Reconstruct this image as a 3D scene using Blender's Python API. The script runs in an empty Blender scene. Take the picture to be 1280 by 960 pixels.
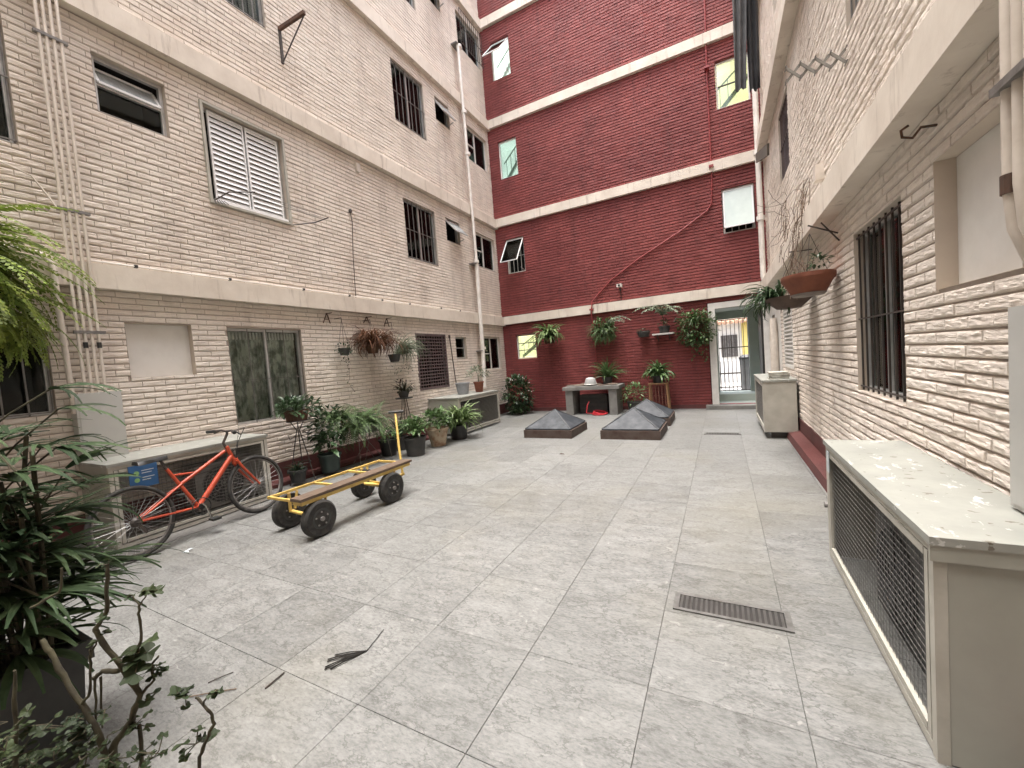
import bpy, bmesh, math, random
from mathutils import Vector, Matrix, noise as mnoise
PI = math.pi
S = bpy.context.scene
COL = S.collection
rad = math.radians
rng = random.Random(7)

# ------------------------------------------------------------------ camera model (solved from the photograph)
F_PX = 502.91
yaw, pitch, roll = rad(27.647), rad(3.022), rad(-4.4992)
CAM = Vector((0, 0, 1.52))
_f = Vector((-math.sin(yaw)*math.cos(pitch), math.cos(yaw)*math.cos(pitch), -math.sin(pitch)))
_r0 = Vector((math.cos(yaw), math.sin(yaw), 0)); _u0 = _r0.cross(_f)
_r = math.cos(roll)*_r0 + math.sin(roll)*_u0
_u = -math.sin(roll)*_r0 + math.cos(roll)*_u0
def P(px, py, depth):
    """a measured photo point at a measured distance -> point of the place"""
    return CAM + _r*((px-640)/F_PX*depth) - _u*((py-480)/F_PX*depth) + _f*depth

# ------------------------------------------------------------------ mesh collecting
class MB:
    def __init__(s): s.v = []; s.f = []; s.m = []; s.mi = 0
    def add(s, vs, fs):
        o = len(s.v); s.v += [tuple(v) for v in vs]
        s.f += [tuple(i+o for i in f) for f in fs]; s.m += [s.mi]*len(fs); return s
    def box(s, a, b):
        x0, y0, z0 = (min(p, q) for p, q in zip(a, b)); x1, y1, z1 = (max(p, q) for p, q in zip(a, b))
        return s.add([(x0,y0,z0),(x1,y0,z0),(x1,y1,z0),(x0,y1,z0),(x0,y0,z1),(x1,y0,z1),(x1,y1,z1),(x0,y1,z1)],
                     [(0,3,2,1),(4,5,6,7),(0,1,5,4),(1,2,6,5),(2,3,7,6),(3,0,4,7)])
    def obox(s, c, size, rot=None):
        hx, hy, hz = (q/2 for q in size); c = Vector(c); R = rot or Matrix.Identity(3)
        vs = [c + R @ Vector((x, y, z)) for z in (-hz, hz) for x, y in ((-hx,-hy),(hx,-hy),(hx,hy),(-hx,hy))]
        return s.add(vs, [(0,3,2,1),(4,5,6,7),(0,1,5,4),(1,2,6,5),(2,3,7,6),(3,0,4,7)])
    def bar(s, p, q, w, h=None, up=(0,0,1)):
        p = Vector(p); q = Vector(q); h = h or w; d = (q-p); L = d.length; d.normalize()
        up = Vector(up)
        if abs(d.dot(up)) > .97: up = Vector((1, 0, 0))
        x = d.cross(up).normalized(); z = x.cross(d)
        return s.obox((p+q)/2, (w, L, h), Matrix((x, d, z)).transposed())
    def tube(s, pts, r, n=8, cap=True):
        pts = [Vector(p) for p in pts]; k = len(pts)
        rr = r if isinstance(r, (list, tuple)) else [r]*k
        o = len(s.v); nx = None
        for i, p in enumerate(pts):
            t = (pts[min(i+1, k-1)] - pts[max(i-1, 0)]).normalized()
            if nx is None:
                a = Vector((0, 0, 1)) if abs(t.z) < .9 else Vector((1, 0, 0)); nx = t.cross(a).normalized()
            else:
                nx = (nx - t*nx.dot(t));
                nx = nx.normalized() if nx.length > 1e-6 else t.orthogonal().normalized()
            ny = t.cross(nx)
            for j in range(n):
                a = 2*PI*j/n; s.v.append(tuple(p + (nx*math.cos(a) + ny*math.sin(a))*rr[i]))
        for i in range(k-1):
            for j in range(n):
                a = o+i*n+j; b = o+i*n+(j+1) % n
                s.f.append((a, b, b+n, a+n)); s.m.append(s.mi)
        if cap:
            s.f.append(tuple(o+j for j in reversed(range(n)))); s.f.append(tuple(o+(k-1)*n+j for j in range(n))); s.m += [s.mi]*2
        return s
    def lathe(s, c, prof, n=20, axis='z', sq=1.0):
        c = Vector(c); o = len(s.v); k = len(prof)
        for r, h in prof:
            for j in range(n):
                a = 2*PI*j/n; x, y = r*math.cos(a), r*math.sin(a)*sq
                q = {'z': (x, y, h), 'x': (h, x, y), 'y': (x, h, y)}[axis]
                s.v.append(tuple(c + Vector(q)))
        for i in range(k-1):
            for j in range(n):
                a = o+i*n+j; b = o+i*n+(j+1) % n
                s.f.append((a, b, b+n, a+n)); s.m.append(s.mi)
        s.f.append(tuple(o+j for j in range(n))); s.f.append(tuple(o+(k-1)*n+j for j in range(n))); s.m += [s.mi]*2
        return s
    def ring(s, c, R, r, nrm, n=36, k=8):
        nrm = Vector(nrm).normalized(); a = nrm.orthogonal().normalized(); b = nrm.cross(a); c = Vector(c); o = len(s.v)
        for i in range(n):
            t = 2*PI*i/n; d = a*math.cos(t)+b*math.sin(t)
            for j in range(k):
                q = 2*PI*j/k; s.v.append(tuple(c + d*(R+r*math.cos(q)) + nrm*(r*math.sin(q))))
        for i in range(n):
            for j in range(k):
                s.f.append((o+i*k+j, o+i*k+(j+1)%k, o+((i+1)%n)*k+(j+1)%k, o+((i+1)%n)*k+j)); s.m.append(s.mi)
        return s
    def build(s, name, mats, parent=None, smooth=None, fix=True):
        if not isinstance(mats, (list, tuple)): mats = [mats]
        if parent is None:
            xs, ys, zs = zip(*s.v); org = Vector(((min(xs)+max(xs))/2, (min(ys)+max(ys))/2, min(zs)))
            loc = org
        else:
            org = Vector((0, 0, 0)); p = parent
            while p: org = org + p.location; p = p.parent
            loc = Vector((0, 0, 0))
        me = bpy.data.meshes.new(name)
        me.from_pydata([(x-org.x, y-org.y, z-org.z) for x, y, z in s.v], [], s.f)
        for m in mats: me.materials.append(m)
        if len(mats) > 1: me.polygons.foreach_set('material_index', s.m)
        if fix:
            bm = bmesh.new(); bm.from_mesh(me); bmesh.ops.recalc_face_normals(bm, faces=bm.faces); bm.to_mesh(me); bm.free()
        if smooth:
            me.polygons.foreach_set('use_smooth', [True]*len(me.polygons)); me.set_sharp_from_angle(angle=rad(smooth))
        me.update()
        o = bpy.data.objects.new(name, me); COL.objects.link(o); o.location = loc
        if parent: o.parent = parent
        return o

def tag(o, label, cat, group=None):
    o['label'] = label; o['category'] = cat
    if group: o['group'] = group
    return o
def thing(name, label, cat, loc=(0, 0, 0), group=None):
    o = bpy.data.objects.new(name, None); COL.objects.link(o); o.location = loc; o.empty_display_size = .1
    return tag(o, label, cat, group)
def struct(o): o['kind'] = 'structure'; return o
def dup(root, loc, label, rz=0, group=None):
    def cp(o, par):
        c = o.copy(); COL.objects.link(c); c.parent = par
        for ch in list(o.children): cp(ch, c)
        return c
    r = cp(root, None); r.location = loc; r.rotation_euler = (0, 0, rz); r['label'] = label
    if group: r['group'] = group
    return r

# ------------------------------------------------------------------ materials
def newmat(name):
    m = bpy.data.materials.new(name); m.use_nodes = True; nt = m.node_tree
    return m, nt, nt.nodes['Principled BSDF']
def nd(nt, t, **k):
    n = nt.nodes.new(t)
    for a, b in k.items():
        if a.startswith('i_'): n.inputs[a[2:].replace('_', ' ')].default_value = b
        else: setattr(n, a, b)
    return n
def c4(c): return (c[0], c[1], c[2], 1)
def coords(nt, st=(1, 1, 1), src='Object'):
    tc = nd(nt, 'ShaderNodeTexCoord'); mp = nd(nt, 'ShaderNodeMapping'); mp.inputs['Scale'].default_value = st
    nt.links.new(tc.outputs[src], mp.inputs['Vector']); return mp.outputs['Vector']
def noise(nt, vec, sc, det=5, rough=.6):
    n = nd(nt, 'ShaderNodeTexNoise'); n.inputs['Scale'].default_value = sc; n.inputs['Detail'].default_value = det
    n.inputs['Roughness'].default_value = rough; nt.links.new(vec, n.inputs['Vector']); return n.outputs['Fac']
def ramp(nt, fac, a, b, ca=(0, 0, 0, 1), cb=(1, 1, 1, 1)):
    r = nd(nt, 'ShaderNodeValToRGB'); e = r.color_ramp.elements
    e[0].position = a; e[1].position = b; e[0].color = ca; e[1].color = cb
    nt.links.new(fac, r.inputs['Fac']); return r.outputs['Color']
def mix(nt, fac, a, b, typ='MIX'):
    m = nd(nt, 'ShaderNodeMix', data_type='RGBA', blend_type=typ)
    for s, v in ((m.inputs['Factor'], fac), (m.inputs['A'], a), (m.inputs['B'], b)):
        if isinstance(v, (int, float)): s.default_value = v
        elif isinstance(v, tuple): s.default_value = c4(v)
        else: nt.links.new(v, s)
    return m.outputs['Result']
def island_value(nt, col, amt):
    g = nd(nt, 'ShaderNodeNewGeometry'); mr = nd(nt, 'ShaderNodeMapRange')
    mr.inputs['To Min'].default_value = 1-amt; mr.inputs['To Max'].default_value = 1+amt
    nt.links.new(g.outputs['Random Per Island'], mr.inputs['Value'])
    h = nd(nt, 'ShaderNodeHueSaturation'); nt.links.new(mr.outputs['Result'], h.inputs['Value']); nt.links.new(col, h.inputs['Color'])
    return h.outputs['Color']
def bumpn(nt, fac, strength, dist, bs, prev=None):
    b = nd(nt, 'ShaderNodeBump'); b.inputs['Strength'].default_value = strength; b.inputs['Distance'].default_value = dist
    nt.links.new(fac, b.inputs['Height'])
    if prev: nt.links.new(prev, b.inputs['Normal'])
    nt.links.new(b.outputs['Normal'], bs.inputs['Normal']); return b.outputs['Normal']
def M(name, c1, c2=None, sc=6, rough=.6, bump=0, bsc=40, st=(1, 1, 1), metal=0, isl=0, spec=.5, lo=.35, hi=.65, dist=.005):
    m, nt, bs = newmat(name)
    v = coords(nt, st)
    if c2 is None: c2 = tuple(x*.8 for x in c1)
    col = mix(nt, ramp(nt, noise(nt, v, sc), lo, hi), c1, c2)
    if isl: col = island_value(nt, col, isl)
    nt.links.new(col, bs.inputs['Base Color'])
    bs.inputs['Roughness'].default_value = rough; bs.inputs['Metallic'].default_value = metal
    bs.inputs['Specular IOR Level'].default_value = spec
    if bump: bumpn(nt, noise(nt, v, bsc), bump, dist, bs)
    return m
def leafmat(name, c1, c2, rough=.45, isl=.35, sc=4, trans=.25, spec=.35):
    m, nt, bs = newmat(name)
    v = coords(nt); col = island_value(nt, mix(nt, ramp(nt, noise(nt, v, sc), .35, .65), c1, c2), isl)
    nt.links.new(col, bs.inputs['Base Color']); bs.inputs['Roughness'].default_value = rough
    bs.inputs['Specular IOR Level'].default_value = spec
    tr = nd(nt, 'ShaderNodeBsdfTranslucent'); nt.links.new(col, tr.inputs['Color'])
    ms = nd(nt, 'ShaderNodeMixShader'); ms.inputs['Fac'].default_value = trans
    nt.links.new(bs.outputs[0], ms.inputs[1]); nt.links.new(tr.outputs[0], ms.inputs[2])
    nt.links.new(ms.outputs[0], nt.nodes['Material Output'].inputs['Surface']); return m
def brickmat(name, c1, c2, dirt, stretch, fine, isl, bs_str, rough=.75):
    m, nt, bs = newmat(name)
    v = coords(nt); vs = coords(nt, stretch); vv = coords(nt, (3, 3, .35))
    col = mix(nt, ramp(nt, noise(nt, v, .9, 7), .38, .62), c1, c2)
    col = mix(nt, ramp(nt, noise(nt, vs, 3, 6, .7), .5, .75), col, tuple(.55*a+.45*b for a, b in zip(c1, dirt)))
    st = nd(nt, 'ShaderNodeMath', operation='MULTIPLY'); st.inputs[1].default_value = .65
    nt.links.new(ramp(nt, noise(nt, vv, 1.4, 7, .65), .52, .8), st.inputs[0])
    col = mix(nt, st.outputs[0], col, dirt)
    col = island_value(nt, col, isl)
    nt.links.new(col, bs.inputs['Base Color']); bs.inputs['Roughness'].default_value = rough
    bs.inputs['Specular IOR Level'].default_value = .3
    n1 = bumpn(nt, noise(nt, vs, fine, 6, .7), bs_str, .022, bs)
    bumpn(nt, noise(nt, v, 110, 3), .25, .003, bs, n1); return m
def glassmat(name, tint, refl=.16, rough=.03):
    m, nt, bs = newmat(name); nt.nodes.remove(bs)
    t = nd(nt, 'ShaderNodeBsdfTransparent'); t.inputs['Color'].default_value = c4(tint)
    g = nd(nt, 'ShaderNodeBsdfGlossy'); g.inputs['Roughness'].default_value = rough; g.inputs['Color'].default_value = (.9, .95, .93, 1)
    fr = nd(nt, 'ShaderNodeFresnel'); fr.inputs['IOR'].default_value = 1.3
    ad = nd(nt, 'ShaderNodeMath', operation='ADD'); ad.inputs[1].default_value = refl-.05
    nt.links.new(fr.outputs[0], ad.inputs[0])
    ms = nd(nt, 'ShaderNodeMixShader'); nt.links.new(ad.outputs[0], ms.inputs[0])
    nt.links.new(t.outputs[0], ms.inputs[1]); nt.links.new(g.outputs[0], ms.inputs[2])
    nt.links.new(ms.outputs[0], nt.nodes['Material Output'].inputs['Surface']); return m
def litmat(name, c, strength):
    m, nt, bs = newmat(name); bs.inputs['Base Color'].default_value = c4(c)
    v = coords(nt); col = mix(nt, ramp(nt, noise(nt, v, 1.7, 2), .35, .7), tuple(x*.6 for x in c), c)
    nt.links.new(col, bs.inputs['Emission Color']); bs.inputs['Emission Strength'].default_value = strength; return m

CREAM = brickmat('cream painted split brick', (.80, .735, .655), (.72, .64, .56), (.44, .375, .325), (7, 1.6, 16), 6, .05, .7)
CREAM_X = brickmat('cream painted split brick across', (.80, .735, .655), (.72, .64, .56), (.44, .375, .325), (1.6, 7, 16), 6, .05, .7)
RED = brickmat('oxblood painted split brick', (.26, .066, .060), (.19, .046, .044), (.085, .028, .027), (1.6, 7, 16), 6, .09, .5, .62)
RED_Y = brickmat('oxblood painted plinth', (.125, .043, .040), (.09, .034, .032), (.06, .03, .026), (7, 1.6, 16), 6, .09, .3, .6)
MORTAR = M('dirty cream mortar', (.46, .40, .35), (.34, .29, .25), 5, .9, .3, 60)
MORTAR_R = M('dark red mortar', (.105, .020, .022), (.07, .015, .017), 5, .8, .3, 60)
def bandmat():
    m, nt, bs = newmat('stained cream render band')
    v = coords(nt); vv = coords(nt, (5, 5, .5))
    col = mix(nt, ramp(nt, noise(nt, v, 2.2, 6), .35, .7), (.68, .62, .535), (.55, .485, .41))
    col = mix(nt, ramp(nt, noise(nt, vv, 1.6, 8, .7), .56, .78), col, (.24, .18, .14))
    nt.links.new(col, bs.inputs['Base Color']); bs.inputs['Roughness'].default_value = .8
    bumpn(nt, noise(nt, v, 25, 6), .25, .006, bs); return m
BAND = bandmat()
PLASTER = M('smooth cream plaster', (.55, .48, .40), (.49, .42, .35), 3, .8, .15, 40)
WHITEWALL = M('white painted plaster', (.70, .68, .64), (.60, .58, .54), 2.5, .7, .1, 30)
GREENWALL = M('pale grey green wall paint', (.42, .47, .42), (.36, .41, .37), 2, .6, .05, 30)
WHITE = M('white enamel', (.72, .70, .66), (.62, .60, .56), 5, .4)
ALU = M('dull aluminium', (.55, .55, .54), (.42, .42, .41), 8, .42, metal=.6)
IRON = M('dark painted iron', (.035, .032, .03), (.06, .045, .035), 12, .55, .2, 60)
IRONG = M('grey painted iron', (.20, .19, .18), (.12, .11, .10), 12, .5, .2, 60)
RUST = M('rusty iron', (.10, .045, .025), (.05, .03, .02), 15, .8, .3, 60)
INSIDE = M('near black for unlit insides', (.02, .019, .018), (.035, .03, .027), 2, .9)  # near black puts the shade inside rooms, cages and drains into the colour
GLASS = glassmat('window glass', (.62, .67, .65), .07)
GLASSD = glassmat('dark window glass', (.55, .58, .57), .05)
GLASSF = M('frosted ribbed glass', (.38, .41, .41), (.28, .30, .30), 9, .25, .3, 50, (1, 8, 1))
CURT = M('grey green lace curtain', (.60, .61, .55), (.17, .19, .16), 11, .85, .2, 30, (1, 1, .5), lo=.42, hi=.58)
CURTD = M('dark curtain', (.12, .125, .12), (.06, .063, .06), 5, .9)
CURTW = M('pale curtain', (.33, .32, .29), (.22, .21, .19), 5, .9)
LIT_Y = litmat('lit yellowish stair room', (.95, .90, .66), .26)
LIT_W = litmat('lit white stair room', (.76, .82, .78), .22)
SHUT = M('white louvre slats', (.80, .80, .79), (.72, .72, .71), 4, .35)
LATT = M('brown weathered lattice', (.12, .085, .085), (.085, .06, .06), 12, .8, .3, 50)
PIPEC = M('cream painted pipe', (.66, .60, .53), (.54, .48, .41), 7, .5, .1, 40)
PIPEW = M('white plastic pipe', (.74, .71, .66), (.62, .58, .52), 5, .4)
GREYBOX = M('pale grey sheet metal', (.47, .47, .445), (.42, .42, .395), 2.5, .45)
CAGEP = M('off white cage paint', (.45, .435, .38), (.36, .345, .295), 5, .5, .1, 30)
CAGEE = M('cage paint darkened for shaded ends', (.34, .34, .295), (.29, .29, .25), 2.5, .5, .1, 30)  # light cage paint, darkened in colour for end faces that get little light
WIRE = M('galvanised wire', (.24, .235, .22), (.15, .145, .14), 20, .4, metal=.5)
WIREG = M('grey galvanised mesh wire', (.30, .29, .27), (.18, .17, .16), 20, .5, metal=.4)
def chipped():
    m, nt, bs = newmat('chipped white top board'); v = coords(nt); vs = coords(nt, (1, .5, 1))
    col = mix(nt, ramp(nt, noise(nt, v, 3.5, 6), .35, .7), (.29, .295, .265), (.22, .227, .204))
    col = mix(nt, ramp(nt, noise(nt, vs, 14, 4, .7), .62, .66), col, (.48, .48, .46))
    col = mix(nt, ramp(nt, noise(nt, coords(nt, (1, 1.4, 1)), 19, 3, .6), .66, .68), col, (.13, .115, .09))
    nt.links.new(col, bs.inputs['Base Color']); bs.inputs['Roughness'].default_value = .5
    bumpn(nt, noise(nt, v, 14, 5), .2, .004, bs); return m
TOPB = chipped()
ACW = M('dusty condenser casing', (.22, .215, .20), (.15, .145, .135), 4, .45)
ACD = M('dark condenser fins', (.03, .03, .03), (.05, .05, .05), 30, .6)
BLACKP = M('black plastic', (.018, .019, .018), (.03, .03, .028), 8, .5, .1, 40)
RUBBER = M('dusty black rubber', (.013, .013, .013), (.042, .039, .034), 16, .85, .3, 80)
CHROME = M('worn chrome', (.55, .55, .54), (.35, .34, .32), 20, .25, metal=1)
ORANGE = M('orange bicycle enamel', (.50, .075, .030), (.36, .05, .022), 9, .38)
YELLOW = M('scuffed yellow paint', (.58, .41, .11), (.40, .26, .08), 9, .5, .1, 40, lo=.45, hi=.7)
PLANK = M('worn brown plank', (.14, .095, .062), (.06, .038, .026), 7, .7, .4, 30, (14, 1, 14))
SOIL = M('dark potting soil', (.03, .022, .016), (.05, .035, .025), 30, .95, .6, 60)
TERRA = M('terracotta', (.22, .075, .04), (.15, .05, .03), 7, .8, .2, 40)
TERRAP = M('cream glazed clay with terracotta wear', (.42, .34, .24), (.26, .15, .085), 9, .6, .2, 40, lo=.45, hi=.62)
POTG = M('dark green plastic pot', (.02, .035, .03), (.03, .045, .04), 8, .5)
POTK = M('charcoal plastic pot', (.03, .031, .03), (.05, .048, .045), 8, .55)
POTY = M('grey plastic pot', (.27, .28, .29), (.22, .23, .24), 8, .5)
COCO = M('brown coir basket', (.10, .055, .03), (.06, .035, .02), 25, .95, .6, 60)
SLATE = M('dusty slate grey sheet', (.016, .021, .027), (.07, .076, .085), 4.5, .65, .3, 20, lo=.42, hi=.8)
KERB = M('brown stone kerb', (.048, .026, .018), (.075, .055, .045), 6, .7, .4, 35)
CONC = M('weathered concrete', (.21, .205, .19), (.13, .127, .117), 4, .85, .4, 30)
CONCD = M('darker concrete', (.16, .155, .145), (.10, .097, .09), 3, .8, .4, 25)  # concrete in a darker tone
BLUE = M('blue sign plate', (.03, .11, .26), (.025, .09, .21), 5, .4)
SIGNW = M('pale sign print', (.55, .60, .62), (.5, .55, .57), 5, .5)
SIGNG = M('green sign print', (.22, .42, .16), (.2, .36, .14), 5, .5)
HOSE = M('red rubber hose', (.50, .03, .04), (.42, .025, .035), 5, .4)
CLOTH = M('black cloth', (.018, .018, .02), (.035, .034, .036), 6, .9, .3, 30)
CLOTH2 = M('charcoal cloth', (.06, .06, .062), (.10, .10, .10), 6, .9, .3, 30)
ROOFT = M('pale clay roof tile', (.55, .36, .25), (.45, .27, .18), 8, .8)
WOODP = M('pale varnished wood', (.30, .17, .08), (.22, .12, .06), 6, .6, .2, 30, (8, 8, 1))
BARK = M('grey brown stem', (.10, .085, .05), (.055, .042, .028), 18, .9, .5, 60)
BARKG = M('greenish woody stem', (.075, .068, .036), (.035, .028, .018), 18, .85, .5, 60)
DEAD = M('dry brown stem', (.16, .11, .075), (.09, .06, .04), 14, .9)
LEAF_FERN = leafmat('bright fern leaf', (.14, .215, .035), (.22, .27, .05))
LEAF_FERND = leafmat('deep fern leaf', (.07, .125, .045), (.11, .165, .07))
LEAF_DARK = leafmat('dark glossy leaf', (.030, .058, .028), (.055, .09, .04), .32)
LEAF_PALM = leafmat('palm blade', (.022, .042, .019), (.052, .078, .034), .6, .45, 4, .2, .15)
LEAF_MID = leafmat('mid green leaf', (.07, .13, .045), (.11, .17, .07), .4)
LEAF_PALE = leafmat('pale variegated leaf', (.22, .29, .13), (.12, .19, .07), .4)
LEAF_GREY = leafmat('grey green leaf', (.20, .235, .16), (.12, .15, .10), .5)
LEAF_DRY = leafmat('dry brown frond', (.13, .06, .03), (.085, .04, .022), .8, .4)
LEAF_GER = leafmat('geranium leaf', (.020, .033, .015), (.05, .07, .026), .6, .45)
PETAL = M('white petal', (.75, .62, .62), (.7, .5, .52), 9, .6)

# ------------------------------------------------------------------ foliage
def rv(a, b): return rng.uniform(a, b)
def blade(mb, base, az, L, w, elev, droop, n=6, fold=.25, tipw=.1):
    base = Vector(base); side = Vector((-math.sin(az), math.cos(az), 0)); p = base.copy(); o = len(mb.v)
    tw = rv(-.5, .5)
    for i in range(n+1):
        t = i/n; e = elev - droop*t*t
        d = Vector((math.cos(az)*math.cos(e), math.sin(az)*math.cos(e), math.sin(e)))
        nrm = side.cross(d); sd = side*math.cos(tw) + nrm*math.sin(tw)
        ww = w*max(tipw, math.sin(PI*min(1, .18+.82*t))**.7 if t < 1 else tipw)
        if i: p = p + d*(L/n)
        up = sd.cross(d)
        mb.v += [tuple(p - sd*ww/2 - up*fold*ww), tuple(p), tuple(p + sd*ww/2 - up*fold*ww)]
    for i in range(n):
        a = o+3*i
        mb.f += [(a, a+1, a+4, a+3), (a+1, a+2, a+5, a+4)]; mb.m += [mb.mi]*2
def frond(mb, base, az, L, elev, droop, ll, nl=16, lw=None, n=None, sag=.25):
    base = Vector(base); side = Vector((-math.sin(az), math.cos(az), 0)); p = base.copy(); lw = lw or ll*.28; pts = [p.copy()]
    for i in range(nl):
        t = (i+1)/nl; e = elev - droop*t
        d = Vector((math.cos(az)*math.cos(e), math.sin(az)*math.cos(e), math.sin(e))); p = p + d*(L/nl); pts.append(p.copy())
        l = ll*min(1, 4*t)*(1.06-t)**.6*rv(.8, 1.15)
        for sg in (-1, 1):
            q = (side*sg + d*rv(.2, .5) + Vector((0, 0, -sag*rv(.3, 1.6)))).normalized(); m = p + q*l*.45; x = d*lw*.5
            mb.add([p, m-x, p+q*l, m+x], [(0, 1, 2, 3)])
    mb.tube(pts, [max(.0012, L*.006*(1-i/len(pts))) for i in range(len(pts))], 4)
def leaf(mb, p, d, L, W, up=None, fold=.2, curl=.15):
    p = Vector(p); d = Vector(d).normalized(); up = Vector(up or (rv(-.3, .3), rv(-.3, .3), 1)); s = d.cross(up)
    s = s.normalized() if s.length > 1e-4 else d.orthogonal().normalized(); n = s.cross(d)
    a = p + d*L*.35 - n*curl*L*.02; b = p + d*L*.72 - n*curl*L*.35; t = p + d*L - n*curl*L
    f = n*fold*W
    mb.add([p, a-s*W*.5+f, b-s*W*.36+f*.7, t, b+s*W*.36+f*.7, a+s*W*.5+f, a, b],
           [(0, 6, 1), (1, 6, 7, 2), (2, 7, 3), (0, 5, 6), (5, 4, 7, 6), (4, 3, 7)])
def rdir(el0=-.5, el1=1.2):
    a = rv(0, 2*PI); e = rv(el0, el1); return Vector((math.cos(a)*math.cos(e), math.sin(a)*math.cos(e), math.sin(e)))
def bush(mb, c, r, n, L, W, el=(-.4, 1.3), sq=(1, 1, 1)):
    c = Vector(c)
    for _ in range(n):
        d = rdir(*el); k = r*rv(.35, 1)**.7
        p = c + Vector((d.x*k*sq[0], d.y*k*sq[1], d.z*k*sq[2]))
        dd = (d + rdir(-1, .6)*.9); leaf(mb, p, dd, L*rv(.6, 1.2), W*rv(.7, 1.15))
def rosette(mb, c, n, L, w, el=(.2, 1.35), droop=(.8, 2.0), az=(0, 2*PI), nn=6, jit=.02):
    c = Vector(c)
    for _ in range(n):
        blade(mb, c + Vector((rv(-jit, jit), rv(-jit, jit), 0)), rv(*az), L*rv(.6, 1.1), w*rv(.7, 1.15), rv(*el), rv(*droop), nn)
def fern(mb, c, n, L, ll, el=(.1, 1.2), droop=(1.0, 2.2), az=(0, 2*PI), nl=16, jit=.03):
    c = Vector(c)
    for _ in range(n):
        frond(mb, c + Vector((rv(-jit, jit), rv(-jit, jit), 0)), rv(*az), L*rv(.6, 1.1), rv(*el), rv(*droop), ll, nl)
def vine(mb, st, p, L, n, ls, wander=.06):
    p = Vector(p); pts = [p.copy()]
    for i in range(n):
        p = p + Vector((rv(-wander, wander)*.5, rv(-wander, wander), -L/n)); pts.append(p.copy())
        leaf(mb, p, rdir(-1, .3), ls*rv(.7, 1.3), ls*.7)
    st.tube(pts, .0025, 4)
def pot(c, r0, r1, h, rim=.012):
    mb = MB(); x, y, z = c
    mb.lathe((x, y, z), [(r0*.9, 0), (r0, .005), (r1*.97, h-.03), (r1+rim, h-.03), (r1+rim, h), (r1-.008, h), (r1-.012, h-.03), (.001, h-.03)], 24)
    return mb

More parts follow.
